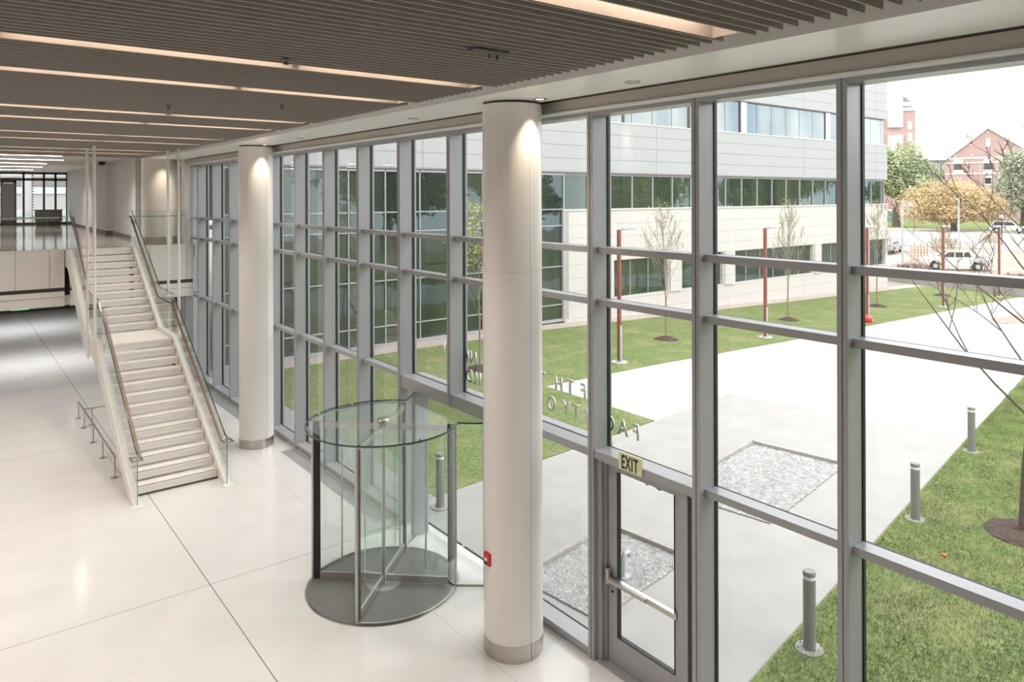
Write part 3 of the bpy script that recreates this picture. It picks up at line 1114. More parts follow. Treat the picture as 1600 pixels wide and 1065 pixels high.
for s_, (x0, x1) in ((0, (2.74, XL)), (1, (XR, 4.50))):
    MB().prism(top + bot, 0, x0, x1).build('stringer', 'stairwhite', t, bevel=.005)
    b = MB()
    xa, xb = (x0 - .03, x0) if s_ == 0 else (x1, x1 + .03)
    for yy in (19.05, 20.12):
        b.prism([(yy - .1, 2.36), (yy + .1, 2.36), (yy + .1, 1.86), (yy - .1, 1.86)], 0, xa, xb)
    b.build('rod_bracket', 'stairwhite', t)
    MB().box((x0 - .04), (x1 + .04), 14.80, 14.97, 0, .012).build('base_plate', 'stairwhite', t)
    xr_ = 2.72 if s_ == 0 else 4.52
    for yy in (19.05, 20.12):
        MB().tube([(xr_, yy, 2.2), (xr_, yy, 6.889)], .033, 16).build('hanger_rod', 'stairwhite', t, smooth=True)
    # glass panels
    xg = 2.815 if s_ == 0 else 4.425
    H1 = 1.0
    segs = [
        [(14.93, .03), (17.05, nose(17.05) + .06), (17.05, nose(17.05) + H1), (15.1, nose(15.1) + H1), (14.93, nose(15.1) + H1 - .06)],
        [(17.07, nose(17.07) + .06), (19.10, 2.35), (19.10, nose(19.0) + H1 + .05), (17.07, nose(17.07) + H1)],
        [(19.12, 2.35), (20.47, 2.35), (20.47, 3.38), (19.12, 3.34)],
        [(20.49, 2.35), (22.35, nose2(22.35) + .06), (22.35, nose2(22.35) + 1.04), (20.62, nose2(20.62) + 1.04), (20.49, 3.38)],
        [(22.37, nose2(22.37) + .06), (24.25, 4.22), (24.25, 5.32), (22.37, nose2(22.37) + 1.04)],
    ]
    for sg in segs:
        MB().prism(sg, 0, xg - .009, xg + .009).build('glass_panel', 'gglass', t)
    b = MB()
    tl = [segs[0][0], segs[0][4], segs[0][3], segs[0][2]], [segs[1][3], segs[1][2]], [segs[2][3], segs[2][2]], [segs[3][4], segs[3][3], segs[3][2]], [segs[4][3], segs[4][2]]
    for ln in tl:
        for p, q in zip(ln, ln[1:]):
            b.bar((xg, p[0], p[1]), (xg, q[0], q[1]), .020, .008)
    b.build('glass_edge', 'edgeglass', t)
    # shoe cap holding the glass
    b = MB()
    for p, q in zip(top[1:], top[2:]):
        b.bar((xg, p[0], p[1] + .006), (xg, q[0], q[1] + .006), .05, .014)
    b.build('glass_shoe', 'stairwhite', t)
    # handrail on the stair side of the glass
    xh = xg + (.07 if s_ == 0 else -.07)
    hr = [(15.05, nose(15.05) + .88), (19.05, nose(19.05) + .88), (20.50, 3.14), (23.95, nose2(23.95) + .88), (24.45, 5.14)]
    b = MB()
    for p, q in zip(hr, hr[1:]):
        b.bar((xh, p[0], p[1]), (xh, q[0], q[1]), .045, .028)
    b.build('handrail', 'bronze', t)
    # squared return loop at the foot
    zz = nose(15.05) + .88
    b = MB()
    x2 = xg + (-.10 if s_ == 0 else .10)
    b.bar((xh, 15.08, zz), (xh, 14.84, zz - .0), .04, .03)
    b.bar((xh + .0, 14.86, zz), (x2, 14.86, zz), .04, .03)
    b.bar((x2, 14.84, zz), (x2, 15.10, zz), .04, .03)
    b.bar((x2, 15.08, zz), (xg, 15.08, zz), .04, .03)
    b.build('rail_return', 'steel', t)
    b = MB()
    for yy in (15.6, 16.6, 17.6, 18.6):
        b.tube([(xg, yy, nose(yy) + .80), (xh, yy, nose(yy) + .80), (xh, yy, nose(yy) + .87)], .008, 6)
    for yy in (21.0, 22.0, 23.0, 23.9):
        b.tube([(xg, yy, nose2(yy) + .80), (xh, yy, nose2(yy) + .80), (xh, yy, nose2(yy) + .87)], .008, 6)
    for yy in (19.4, 20.2):
        b.tube([(xg, yy, 3.06), (xh, yy, 3.06), (xh, yy, 3.13)], .008, 6)
    b.build('rail_bracket', 'steel', t)

# upper floor balustrades
def balus(x0, x1, lb, split):
    t = thing('balustrade', lb, 'balustrade', ((x0 + x1) / 2, 24.42, 4.2))
    xs = [x0] + split + [x1]
    for a, c in zip(xs, xs[1:]):
        MB().box(a + .005, c - .005, 24.40, 24.418, 4.14, 5.32).build('glass_panel', 'gglass', t)
    MB().box(x0, x1, 24.38, 24.44, 4.2, 4.235).build('glass_shoe', 'stairwhite', t)
    MB().box(x0 + (.0 if x0 < 0 else .05), x1 - .12, 24.47, 24.515, 5.11, 5.145).build('handrail', 'steel', t, bevel=.008)
    b = MB()
    for a in xs[1:-1] + [x1 - .3]:
        b.tube([(a, 24.41, 5.06), (a, 24.49, 5.06), (a, 24.49, 5.12)], .008, 6)
        b.lathe([(0, -.02), (.02, -.02), (.02, .02), (0, .02)], (a, 24.40, 4.5), 10)
    b.build('rail_bracket', 'steel', t)
balus(-5.9, 2.74, 'glass balustrade on the upper floor left of the stairs', [-4, -2.2, -.4, 1.6])
balus(4.5, 6.05, 'glass balustrade on the upper floor right of the stairs', [5.35])

# low guard rail under the stairs
t = thing('guard_rail', 'low steel guard rail on the floor left of the stairs', 'guard rail', (2.74, 16.7, 0))
b = MB()
zr = .42
b.bar((2.74, 16.72, zr), (2.74, 21.82, zr), .035, .03)
b.build('top_rail', 'steel', t)
MB().bar((2.74, 20.98, zr), (2.93, 20.98, zr), .03, .03).build('cross_rail', 'steel', t)
b = MB().bar((2.93, 20.98, zr), (4.4, 20.98, zr), .03, .03)
b.build('cross_rail', 'steel', t)
for x, y in ((2.74, 16.73), (2.74, 18.16), (2.74, 19.45), (2.74, 20.83), (2.74, 21.8), (2.93, 20.98)):
    b = MB()
    b.bar((x, y, 0), (x, y, zr), .022, .022)
    b.lathe([(0, 0), (.075, 0), (.075, .01), (0, .01)], (x, y, 0), 16)
    b.build('post', 'steel', t)

# ------------------------------------------------------------------ outdoors: ground
def strip_ground(name, poly, mt, dz=0., **kw):
    """drapes a plan polygon over the ground profile by slicing it along x"""
    xs = sorted(set([19.5, 78, 112] + [p[0] for p in poly]))
    x0, x1 = min(p[0] for p in poly), max(p[0] for p in poly)
    xs = [x for x in xs if x0 <= x <= x1]
    b = MB()

    def cut(x):
        ys = []
        n = len(poly)
        for i in range(n):
            (xa, ya), (xb, yb) = poly[i], poly[(i + 1) % n]
            if xa == xb:
                continue
            if min(xa, xb) - 1e-9 <= x <= max(xa, xb) + 1e-9:
                ys.append(ya + (yb - ya) * (x - xa) / (xb - xa))
        return min(ys), max(ys)
    e = 1e-5
    for a, c in zip(xs, xs[1:]):
        l0, h0 = cut(a + e)
        l1, h1 = cut(c - e)
        top = [(a, l0, g(a) + dz), (c, l1, g(c) + dz), (c, h1, g(c) + dz), (a, h0, g(a) + dz)]
        bt = [(p[0], p[1], p[2] - .05 - dz) for p in top]
        b.add(top + bt, [(0, 1, 2, 3), (4, 7, 6, 5), (0, 4, 5, 1), (1, 5, 6, 2), (2, 6, 7, 3), (3, 7, 4, 0)])
    return b.build(name, mt, **kw)

strip_ground('ground', [(6.66, -60), (400, -60), (400, 200), (6.66, 200)], 'dirt', -.03, kind='structure')
strip_ground('plaza_paving', [(6.66, -20), (56, -20), (56, 24.9), (6.66, 24.9)], 'conc', .0, kind='structure')
strip_ground('entrance_paving', [(6.66, 11.80), (14.19, 12.40), (17.77, 12.77), (19.01, 7.02), (7.44, 5.08), (6.66, 4.96)], 'conc2', .006, kind='structure')
strip_ground('lawn', [(7.35, 11.86), (14.2, 12.42), (14.22, 16.6), (14.22, 23.77), (7.35, 23.77)], 'lawn', .02, kind='structure')
strip_ground('lawn', [(14.22, 16.72), (20, 16.5), (30, 16.6), (57, 17.4), (57, 23.9), (14.22, 23.77)], 'lawn', .02, kind='structure')
strip_ground('lawn', [(6.66, 4.93), (7.44, 5.06), (19.01, 7.0), (27.4, 8.46), (40, 10.6), (60, 6), (60, -20), (6.66, -20)], 'lawn', .02, kind='structure')
strip_ground('gravel_strip', [(6.66, 11.84), (7.35, 11.86), (7.35, 24.8), (6.66, 24.8)], 'gravel', .01, kind='structure')
strip_ground('pebble_strip', [(7.35, 23.77), (57, 23.9), (57, 24.9), (7.35, 24.9)], 'pavers', .012, kind='structure')
strip_ground('planting_bed', [(40.5, 13.4), (41.6, 14.3), (45.5, 14.3), (48, 13), (44, 12.3)], mat('tan_bed', (.33, .27, .22), .95, noise=(3, .2)), .02, kind='structure')
strip_ground('far_road', [(96, -50), (126, -50), (126, 120), (96, 120)], 'road', .02, kind='structure')
strip_ground('far_road', [(62, -50), (72, -50), (78, 120), (68, 120)], 'road', .02, kind='structure')
strip_ground('far_lawn', [(126, -50), (300, -50), (300, 180), (126, 180)], 'lawn', .02, kind='structure')


# near-lawn grass blades
def blades(name, n, region, label):
    rng = np.random.default_rng(3)
    x0, x1, y0, y1, cond = region
    X = rng.uniform(x0, x1, n * 2)
    Y = rng.uniform(y0, y1, n * 2)
    ok = cond(X, Y)
    X, Y = X[ok][:n], Y[ok][:n]
    n = len(X)
    h = rng.uniform(.025, .06, n)
    a = rng.uniform(0, 2 * PI, n)
    lean = rng.uniform(-.03, .03, (n, 2))
    wd = .006
    V = np.zeros((n, 3, 3))
    V[:, 0] = np.stack([X - wd * np.cos(a), Y - wd * np.sin(a), np.full(n, .015)], 1)
    V[:, 1] = np.stack([X + wd * np.cos(a), Y + wd * np.sin(a), np.full(n, .015)], 1)
    V[:, 2] = np.stack([X + lean[:, 0], Y + lean[:, 1], h + .02], 1)
    me = bpy.data.meshes.new(name)
    me.vertices.add(n * 3)
    me.vertices.foreach_set('co', V.ravel())
    me.loops.add(n * 3)
    me.loops.foreach_set('vertex_index', np.arange(n * 3))
    me.polygons.add(n)
    me.polygons.foreach_set('loop_start', np.arange(n) * 3)
    me.polygons.foreach_set('loop_total', np.full(n, 3))
    me.update()
    me.validate()
    me.materials.append(MT['blade'])
    o = bpy.data.objects.new(name, me)
    COL.objects.link(o)
    o['label'] = label
    o['category'] = 'grass'
    o['kind'] = 'stuff'
blades('grass', 150000, (7.6, 27, 1.5, 8.4, lambda X, Y: Y < 5.02 + (X - 7.44) * .168), 'short bright green grass of the lawn right of the entrance paving')


# gravel beds
def quadpts(c, n, rng):
    out_ = []
    for _ in range(n):
        u, v = rng.random(), rng.random()
        p = [(1 - u) * (1 - v) * c[0][i] + u * (1 - v) * c[1][i] + u * v * c[2][i] + (1 - u) * v * c[3][i] for i in (0, 1)]
        out_.append(p)
    return out_


def stones(c, n, size, label, seed, curbs):
    rng = random.Random(seed)
    t = thing('gravel_bed', label, 'gravel bed', (c[0][0], c[0][1], 0))
    MB().prism([(p[0], p[1]) for p in c], 2, .007, .03).build('bed', 'gravel', t)
    b = MB()
    for x, y in quadpts(c, n, rng):
        r = size * rng.uniform(.5, 1.2)
        vs = []
        for dx, dy, dz in ((1, 0, 0), (-1, 0, 0), (0, 1, 0), (0, -1, 0), (0, 0, 1)):
            vs.append((x + dx * r * rng.uniform(.6, 1.3), y + dy * r * rng.uniform(.6, 1.3), .028 + dz * r * rng.uniform(.4, 1.)))
        b.add(vs, [(0, 2, 4), (2, 1, 4), (1, 3, 4), (3, 0, 4)])
    b.build('stone', 'stones', t, kind='stuff')
    cb = MB()
    for p, q in curbs:
        cb.bar((p[0], p[1], .05), (q[0], q[1], .05), .09, .11)
    cb.build('curb', 'curb', t)
    return t
A = [(6.75, 8.52), (9.02, 8.87), (9.17, 7.36), (6.9, 7.02)]
stones(A, 4200, .022, 'white gravel bed with a concrete curb just outside the glass door', 1, [(A[0], A[1]), (A[1], A[2])])
B = [(11.0, 9.27), (14.62, 9.86), (14.92, 7.86), (11.3, 7.27)]
stones(B, 5200, .03, 'white gravel bed with a concrete curb farther out in the plaza', 2, [(B[0], B[1]), (B[1], B[2])])
t = thing('yard_hydrant', 'small silver pipe fitting standing in the gravel outside the door', 'pipe fitting', (7.98, 7.60, 0))
b = MB()
b.tube([(7.98, 7.6, .02), (7.98, 7.6, .30), (8.02, 7.6, .36), (8.10, 7.6, .36), (8.12, 7.6, .30)], .035, 10)
b.build('pipe', 'galv', t, smooth=True)
MB().lathe([(0, 0), (.11, 0), (.11, .02), (0, .02)], (7.98, 7.6, .03), 16).build('flange', 'galv', t)

# bollards
bx, by = 8.556, 4.96
bol = thing('bollard', 'grey lighted bollard nearest the window wall on the lawn edge', 'bollard', (bx, by, 0), 'grey bollards along the paving')
MB().lathe([(.075, 0), (.075, .90), (.068, .905), (.068, .945), (.077, .945), (.077, .985), (.07, 1.0), (0, 1.0)], (bx, by, 0), 24).build('post', 'bollard', bol, smooth=True)
MB().lathe([(.0695, .905), (.0715, .905), (.0715, .943), (.0695, .943)], (bx, by, 0), 24).build('light_band', 'white', bol)
MB().lathe([(0, 0), (.17, 0), (.17, .03), (0, .03)], (bx, by, 0), 24).build('footing', 'conc2', bol)
dup(bol, (13.452, 5.80, 0), 'grey lighted bollard on the lawn edge, second from the window wall')
dup(bol, (17.979, 6.56, 0), 'grey lighted bollard on the lawn edge, farthest from the window wall')
dup(bol, (7.173, 11.40, 0), 'grey lighted bollard seen through the revolving door')

# pole lamps
def polelamp(x, y, label, head=True, src=[]):
    z = g(x)
    if head and src:
        return dup(src[0], (x, y, z), label)
    t = thing('pole_lamp', label, 'lamp post', (x, y, z), 'rust red pole lamps across the lawn')
    b = MB().box(x - .045, x + .045, y - .065, y + .065, z + .0, z + 4.55)
    b.build('pole', 'corten', t, bevel=.01)
    MB().box(x - .03, x + .075, y - .07, y + .07, z, z + 1.28).build('sleeve', 'galv', t, bevel=.01)
    MB().lathe([(0, 0), (.28, 0), (.28, .04), (0, .04)], (x, y, z + .01), 28).build('footing', 'conc', t)
    MB().lathe([(0, 0), (.13, 0), (.13, .03), (0, .03)], (x, y, z + .05), 20).build('base_flange', 'galv', t)
    if head:
        b = MB()
        b.bar((x + .02, y, z + 4.44), (x + .20, y, z + 4.60), .06, .03)
        b.bar((x + .02, y, z + 4.52), (x + .24, y, z + 4.62), .05, .02)
        b.build('bracket', 'galv', t)
        b = MB()
        b.prism([(x + .14, z + 4.57), (x + .30, z + 4.64), (x + .55, z + 4.63), (x + .80, z + 4.56), (x + .55, z + 4.54), (x + .2, z + 4.54)], 1, y - .13, y + .13)
        b.build('lamp_head', 'galv', t, bevel=.015)
        src.append(t)
    return t
polelamp(18.22, 17.49, 'rust red pole lamp nearest the building, left of the bare young tree')
polelamp(26.89, 17.5, 'rust red pole lamp second from the left on the lawn edge')
polelamp(35.63, 17.57, 'rust red pole lamp third from the left, red bag at its foot')
polelamp(44.78, 17.75, 'rust red pole lamp fourth from the left, in front of the white pickup')
polelamp(54.0, 18.05, 'rust red pole without a lamp head at the right beyond the low wall', False)
t = thing('sandbag', 'red bag lying at the foot of the third pole lamp', 'bag', (35.0, 17.3, g(35)))
MB().lathe([(0, 0), (.22, .02), (.27, .12), (.24, .26), (.12, .34), (0, .35)], (35.0, 17.3, g(35)), 12).build('bag_body', 'red', t, smooth=True)
MB().lathe([(0, 0), (.05, .0), (.03, .06), (0, .08)], (35.0, 17.3, g(35) + .34), 8).build('tied_neck', 'red', t)


# ------------------------------------------------------------------ trees
def branchy(base, h, seed, levels=3, spread=.55, nb=6, r0=.04, start=.35, upward=.5, split=(3, 5), wob=.06, ln=.5, rf=.55, dec=.75):
    rng = random.Random(seed)
    tubes = []
    tips = []

    def grow(p, d, length, r, lev):
        n = 6 if lev == 0 else 4
        pts = [Vector(p)]
        dd = Vector(d)
        for i in range(n):
            dd = (dd + Vector((rng.uniform(-1, 1), rng.uniform(-1, 1), rng.uniform(-.3, 1) * upward)) * wob * (1 + lev)).normalized()
            pts.append(pts[-1] + dd * length / n)
        rad = [r * (1 - .8 * i / n) + .002 for i in range(n + 1)]
        tubes.append((pts, rad, lev))
        if lev >= 1:
            tips.extend(pts[2:])
        if lev < levels:
            cnt = nb if lev == 0 else rng.randint(*split)
            for k in range(cnt):
                f = start + (1 - start) * (k + rng.random() * .8) / cnt if lev == 0 else rng.uniform(.3, .95)
                f = min(f, .97)
                i = int(f * n)
                q = pts[i].lerp(pts[min(i + 1, n)], f * n - i)
                az = (k * 2.4 + rng.uniform(-.4, .4)) if lev == 0 else rng.uniform(0, 2 * PI)
                side = Vector((math.cos(az), math.sin(az), 0))
                if lev == 0:
                    nd = (side * spread + Vector((0, 0, .75))).normalized()
                    l2 = length * ln * (1.05 - dec * (f - start) / (1 - start))
                else:
                    nd = (dd * .8 + side * spread + Vector((0, 0, upward * .5))).normalized()
                    l2 = length * rng.uniform(.4, .65)
                grow(q, nd, l2, max(.004, rad[i] * (rf if lev == 0 else .55)), lev + 1)
    grow(Vector(base), Vector((0, 0, 1)), h, r0, 0)
    return tubes, tips


def leaves(pts, n, size, seed, jitter=.12):
    rng = random.Random(seed)
    b = MB()
    for _ in range(n):
        p = rng.choice(pts)
        c = Vector(p) + Vector((rng.gauss(0, jitter), rng.gauss(0, jitter), rng.gauss(0, jitter)))
        a = Vector((rng.uniform(-1, 1), rng.uniform(-1, 1), rng.uniform(-1, 1))).normalized()
        d = a.orthogonal().normalized()
        s_ = size * rng.uniform(.6, 1.3)
        e = a.cross(d)
        b.add([c - a * s_, c + d * s_ * .45, c + a * s_, c - d * s_ * .45 + e * s_ * .2], [(0, 1, 2, 3)])
    return b


def young_tree(x, y, h, seed, label, nleaf=220, grp='young trees planted in the lawn', bark='bark2'):
    z = g(x)
    t = thing('young_tree', label, 'tree', (x, y, z), grp)
    tb, tips = branchy((x, y, z), h, seed, 3, .34, 18, .04, .30, .6, (3, 5), .05, .34, .32)
    b = MB(); c = MB()
    for pts, rad, lev in tb:
        (b if lev == 0 else c).tube(pts, rad, 6 if lev == 0 else 4, False)
    b.build('trunk', bark, t, smooth=True)
    c.build('branch', bark, t, kind='stuff')
    hi = [p for p in tips if p.z > z + h * .45]
    leaves(hi, int(nleaf * 1.8), .05, seed).build('leaf', 'leafy', t, kind='stuff')
    m_ = thing('mulch_mound', 'brown mulch mound around ' + label.split(',')[0], 'mulch', (x, y, z), 'mulch mounds')
    b = MB().lathe([(0, .14), (.15, .12), (.35, .06), (.5, 0.01)], (x, y, z + .01), 20)
    rng = random.Random(seed)
    b.v = [(p[0], p[1], p[2] + rng.uniform(-.015, .03)) for p in b.v]
    b.build('mulch', 'mulch', m_, kind='stuff')
    return t
young_tree(13.95, 19.69, 4.9, 11, 'young tree with yellow leaves left of the near column', 500)
young_tree(22.93, 19.42, 4.95, 12, 'young sparse tree right of the first pole lamp', 130)
young_tree(32.28, 19.75, 5.3, 13, 'young sparse tree right of the second pole lamp', 150)
young_tree(41.6, 19.94, 5.4, 14, 'young tree in front of the last ground floor window', 170)
young_tree(51.1, 20.4, 4.6, 15, 'young tree behind the fourth pole lamp', 60)

# large bare tree at the right
tx, ty_ = 14.25, 4.42
t = thing('bare_tree', 'leafless tree with thin spreading branches on the right lawn', 'tree', (tx, ty_, 0))
tb, tips = branchy((tx, ty_, 0), 7.2, 31, 4, .95, 20, .075, .24, .95, (2, 3), .075, .44, .28, 1.0)
b = MB(); c = MB()
for pts, rad, lev in tb:
    (b if lev == 0 else c).tube(pts, rad, 10 if lev == 0 else 5, False)
b.build('trunk', 'bark', t, smooth=True)
c.build('branch', 'bark', t, kind='stuff')
m_ = thing('mulch_mound', 'wide brown mulch ring around the leafless tree on the right lawn', 'mulch', (tx, ty_, 0), 'mulch mounds')
b = MB().lathe([(0, .08), (.25, .07), (.45, .05), (.56, 0.01)], (tx, ty_, .02), 28)
rng = random.Random(5)
b.v = [(p[0], p[1], p[2] + rng.uniform(-.01, .03)) for p in b.v]
b.build('mulch', 'mulch', m_, kind='stuff')
t = thing('marker_flag', 'tiny orange flag lying in the right lawn', 'flag', (12.4, 4.9, .02))
MB().box(12.36, 12.42, 4.88, 4.94, .03, .07).build('cloth', mat('orange_red', (.7, .12, .05), .6), t)
MB().tube([(12.42, 4.94, .02), (12.42, 4.94, .09)], .003, 6).build('stake', 'galv', t)


def P3(px, d):
    """plan position of a ray through image column px at view depth d"""
    u = (px - 800) / F
    return (d * (math.sin(TH) + u * math.cos(TH)), d * (math.cos(TH) - u * math.sin(TH)))


def big_tree(px, d, lobes, base, trunk_r, mtl, label, seed, nleaf, lsize, lean=0, grp='large trees across the road'):
    x, y = P3(px, d)
    z = .2
    t = thing('large_tree', label, 'tree', (x, y, z), grp)
    rng = random.Random(seed)
    R_ = Vector((math.cos(TH), -math.sin(TH), 0))
    D_ = Vector((math.sin(TH), math.cos(TH), 0))
    o_ = Vector((x, y, z))
    b = MB()
    tips = []
    b.tube([o_, o_ + Vector((0, 0, base * .5)), o_ + R_ * lean + Vector((0, 0, base))], [trunk_r * 1.3, trunk_r, trunk_r * .8], 10)
    b.build('trunk', 'bark', t, smooth=True)
    b = MB()
    for (lx, ly, lz, lr, lh) in lobes:
        c = o_ + R_ * lx + D_ * ly + Vector((0, 0, lz))
        s0 = o_ + R_ * lean + Vector((0, 0, base))
        b.tube([s0, s0.lerp(c, .5) + Vector((0, 0, -.3)), c], [trunk_r * .5, trunk_r * .3, .05], 6)
        for k in range(9):
            v = Vector((rng.gauss(0, 1), rng.gauss(0, 1), rng.gauss(0, 1))).normalized()
            e = c + Vector((v.x * lr, v.y * lr, v.z * lh)) * .85
            b.tube([c, c.lerp(e, .5) + Vector((0, 0, .1)), e], [.07, .05, .02], 4, False)
    b.build('branch', 'bark', t, kind='stuff')
    L = MB()
    tot = sum(l[3] ** 2 for l in lobes)
    for (lx, ly, lz, lr, lh) in lobes:
        c = o_ + R_ * lx + D_ * ly + Vector((0, 0, lz))
        for k in range(int(nleaf * lr * lr / tot)):
            v = Vector((rng.gauss(0, 1), rng.gauss(0, 1), rng.gauss(0, 1))).normalized()
            f = rng.uniform(.25, 1.) ** .5
            q = c + Vector((v.x * lr, v.y * lr, v.z * lh)) * f * (1 + .12 * math.sin(v.x * 7 + seed) * math.cos(v.z * 9))
            a = Vector((rng.uniform(-1, 1), rng.uniform(-1, 1), rng.uniform(-.6, .6))).normalized()
            dd = a.orthogonal().normalized()
            s_ = lsize * rng.uniform(.5, 1.4)
            L.add([q - a * s_, q + dd * s_ * .5, q + a * s_, q - dd * s_ * .5], [(0, 1, 2, 3)])
    L.build('foliage', mtl, t, kind='stuff')
    return t
gt = big_tree(1400, 128, [(-1, 0, 9.5, 4.2, 4.0), (2.2, 1, 11.0, 4.0, 4.2), (5.2, 0, 8.6, 2.9, 2.8), (1.5, -1, 7.0, 4.2, 2.4), (-3.5, 1, 11, 4, 4)], 5.5, .55, 'leafg',
              'tall green tree with a thick trunk beside the tower', 41, 14000, .26, .6)
big_tree(1490, 112, [(-5.5, 0, 4.0, 3.2, 3.0), (-2.5, 0, 5.0, 3.6, 3.0), (.5, 0, 4.8, 4.0, 3.1), (3.6, 0, 4.2, 3.4, 2.7), (6., 0, 3.2, 2.4, 2.2), (-1, 0, 3., 5, 1.9)], 1.8, .4, 'leafo',
         'wide orange tan tree in the middle of the background', 42, 20000, .17)
big_tree(1600, 118, [(-2.5, 0, 5.5, 3.0, 3.4), (0, 0, 8.5, 3.6, 4.2), (3, 0, 7, 4.2, 5), (-.5, 1, 10.6, 2.8, 2.6)], 3, .5, 'leafd',
         'dull green tree at the right edge behind the parked cars', 43, 12000, .21)

# ------------------------------------------------------------------ office building across the lawn
FY = 24.87
t = thing('office_building', 'grey and cream panelled office building with teal window bands across the lawn', 'building', (30, 30, 0))
X0, X1 = 7.2, 53.4
b = MB()
b.box(X0, X1, FY + .12, 45, 6.79, 9.27)
b.box(X0, X1, FY, FY + .12, 6.80, 9.26)
b.build('grey_wall', 'panel', t)
MB().box(X0, X1, FY, 45, 11.12, 14.9).build('grey_wall', 'panel', t)
MB().box(X0, X1 - .5, FY + .3, 44, 5.0, 14.8).build('core', mat('core_dark', (.06, .06, .06), .8), t)
b = MB()
wins = [(25.57, 29.51), (30.54, 34.15), (35.18, 43.45), (44.36, 49.12), (50.77, 53.06)]
b.box(22.36, X1, FY, FY + .3, 2.60, 5.05)
b.box(22.36, X1, FY, FY + .3, -1.6, .80)
e_ = 22.36
for a, c in wins:
    b.box(e_, a, FY, FY + .3, .80, 2.60)
    e_ = c
b.box(e_, X1, FY, FY + .3, .8, 2.6)
b.box(X1 - .3, X1, FY + .3, 45, -1.6, 5.05)
b.build('cream_wall', 'stone', t)
b = MB()
b.box(22.30, X1 + .02, FY - .05, FY + .05, 5.04, 5.10)
b.box(X0, X1, FY - .03, FY + .03, 9.24, 9.28)
b.build('sill', 'white', t)
MB().box(X0, X1 - .45, FY - .02, FY + .1, 6.73, 6.80).build('head_trim', 'seam', t)
MB().box(24, X1 - .45, FY - .02, FY + .1, 11.04, 11.12).build('head_trim', 'seam', t)
# ground-floor windows
for i, (a, c) in enumerate(wins):
    MB().box(a, c, FY + .22, FY + .24, .80, 2.60).build('window', 'wglass', t)
    b = MB()
    n = max(2, int(round((c - a) / 1.38)))
    for k in range(1, n):
        x = a + (c - a) * k / n
        b.box(x - .02, x + .02, FY + .18, FY + .23, .80, 2.6)
    b.box(a, c, FY + .16, FY + .24, 2.56, 2.62)
    b.build('window_frame', 'alu', t)
for a, c in ((29.51, 30.54), (34.15, 35.18), (43.45, 44.36)):
    MB().box(a + .12, c - .0, FY - .08, FY + .02, .76, 2.66).build('pier', 'stone', t)
# window bands: one pane per module
xs = [22.36] + [22.36 + 1.513 * k for k in range(1, 21)] + [52.95]
for a, c in zip(xs, xs[1:]):
    MB().box(a + .03, c - .03, FY + .10, FY + .12, 5.08, 6.74).build('band_pane', 'wglass', t)
b = MB()
for x in xs:
    b.box(x - .025, x + .025, FY + .03, FY + .12, 5.08, 6.74)
b.box(22.36, 52.95, FY + .03, FY + .12, 6.68, 6.74)
b.build('band_mullion', 'alu', t)
for a, c in zip(xs[1:], xs[2:]):
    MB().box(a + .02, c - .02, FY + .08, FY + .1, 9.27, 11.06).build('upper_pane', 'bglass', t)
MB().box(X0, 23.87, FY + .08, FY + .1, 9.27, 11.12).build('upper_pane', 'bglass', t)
b = MB()
for x in (26.3, 31.3, 35.85, 45.1):
    b.box(x - .05, x + .05, FY + .02, FY + .1, 9.27, 11.06)
b.build('upper_reveal', 'seam', t)
b = MB()
for x in (31.75, 36.2, 45.38):
    b.box(x - .30, x + .22, FY + .0, FY + .1, 9.27, 11.05)
b.build('upper_pier', 'white', t)
# full-height glazing at the left
MB().box(X0, 22.3, FY + .06, FY + .08, .13, 6.74).build('tall_glazing', 'wglass', t)
b = MB()
for k in range(-1, 9):
    x = 10.222 + 1.513 * k
    b.box(x - .022, x + .022, FY, FY + .06, .10, 6.74)
for z in (5.11, 4.37, 2.52, .79):
    b.box(X0, 22.3, FY, FY + .06, z - .022, z + .022)
b.box(X0, 22.3, FY, FY + .06, 6.66, 6.74)
b.box(22.22, 22.36, FY - .06, FY + .06, .1, 5.05)
b.box(X0, 22.36, FY - .03, FY + .06, .02, .14)
b.build('glazing_bar', 'alu', t)
b = MB()
b.box(22.36, 22.60, FY - .02, FY + .02, .12, 5.04)
b.build('corner_trim', 'curb', t)

# low retaining wall beyond the lawn
t = thing('retaining_wall', 'low grey concrete wall at the far end of the lawn', 'wall', (56, 20, -1))
b = MB()
for (xa, ya), (xb, yb) in (((59.4, 29), (57.2, 21.7)), ((57.2, 21.7), (54.4, 15.2)), ((54.4, 15.2), (51.5, 10))):
    z0 = min(g(xa), g(xb)) - .1
    b.add([(xa, ya, z0), (xb, yb, z0), (xb + .35, yb, z0), (xa + .35, ya, z0),
           (xa, ya, -.32), (xb, yb, -.18), (xb + .35, yb, -.18), (xa + .35, ya, -.32)],
          [(0, 1, 2, 3), (4, 7, 6, 5), (0, 4, 5, 1), (1, 5, 6, 2), (2, 6, 7, 3), (3, 7, 4, 0)])
b.build('wall', 'curb', t)

# ------------------------------------------------------------------ vehicles
def place_local(t, b, name, mtl, pos, ang, **kw):
    ca, sa = math.cos(ang), math.sin(ang)
    b.v = [(pos[0] + x * ca - y * sa, pos[1] + x * sa + y * ca, pos[2] + z) for x, y, z in b.v]
    return b.build(name, mtl, t, **kw)


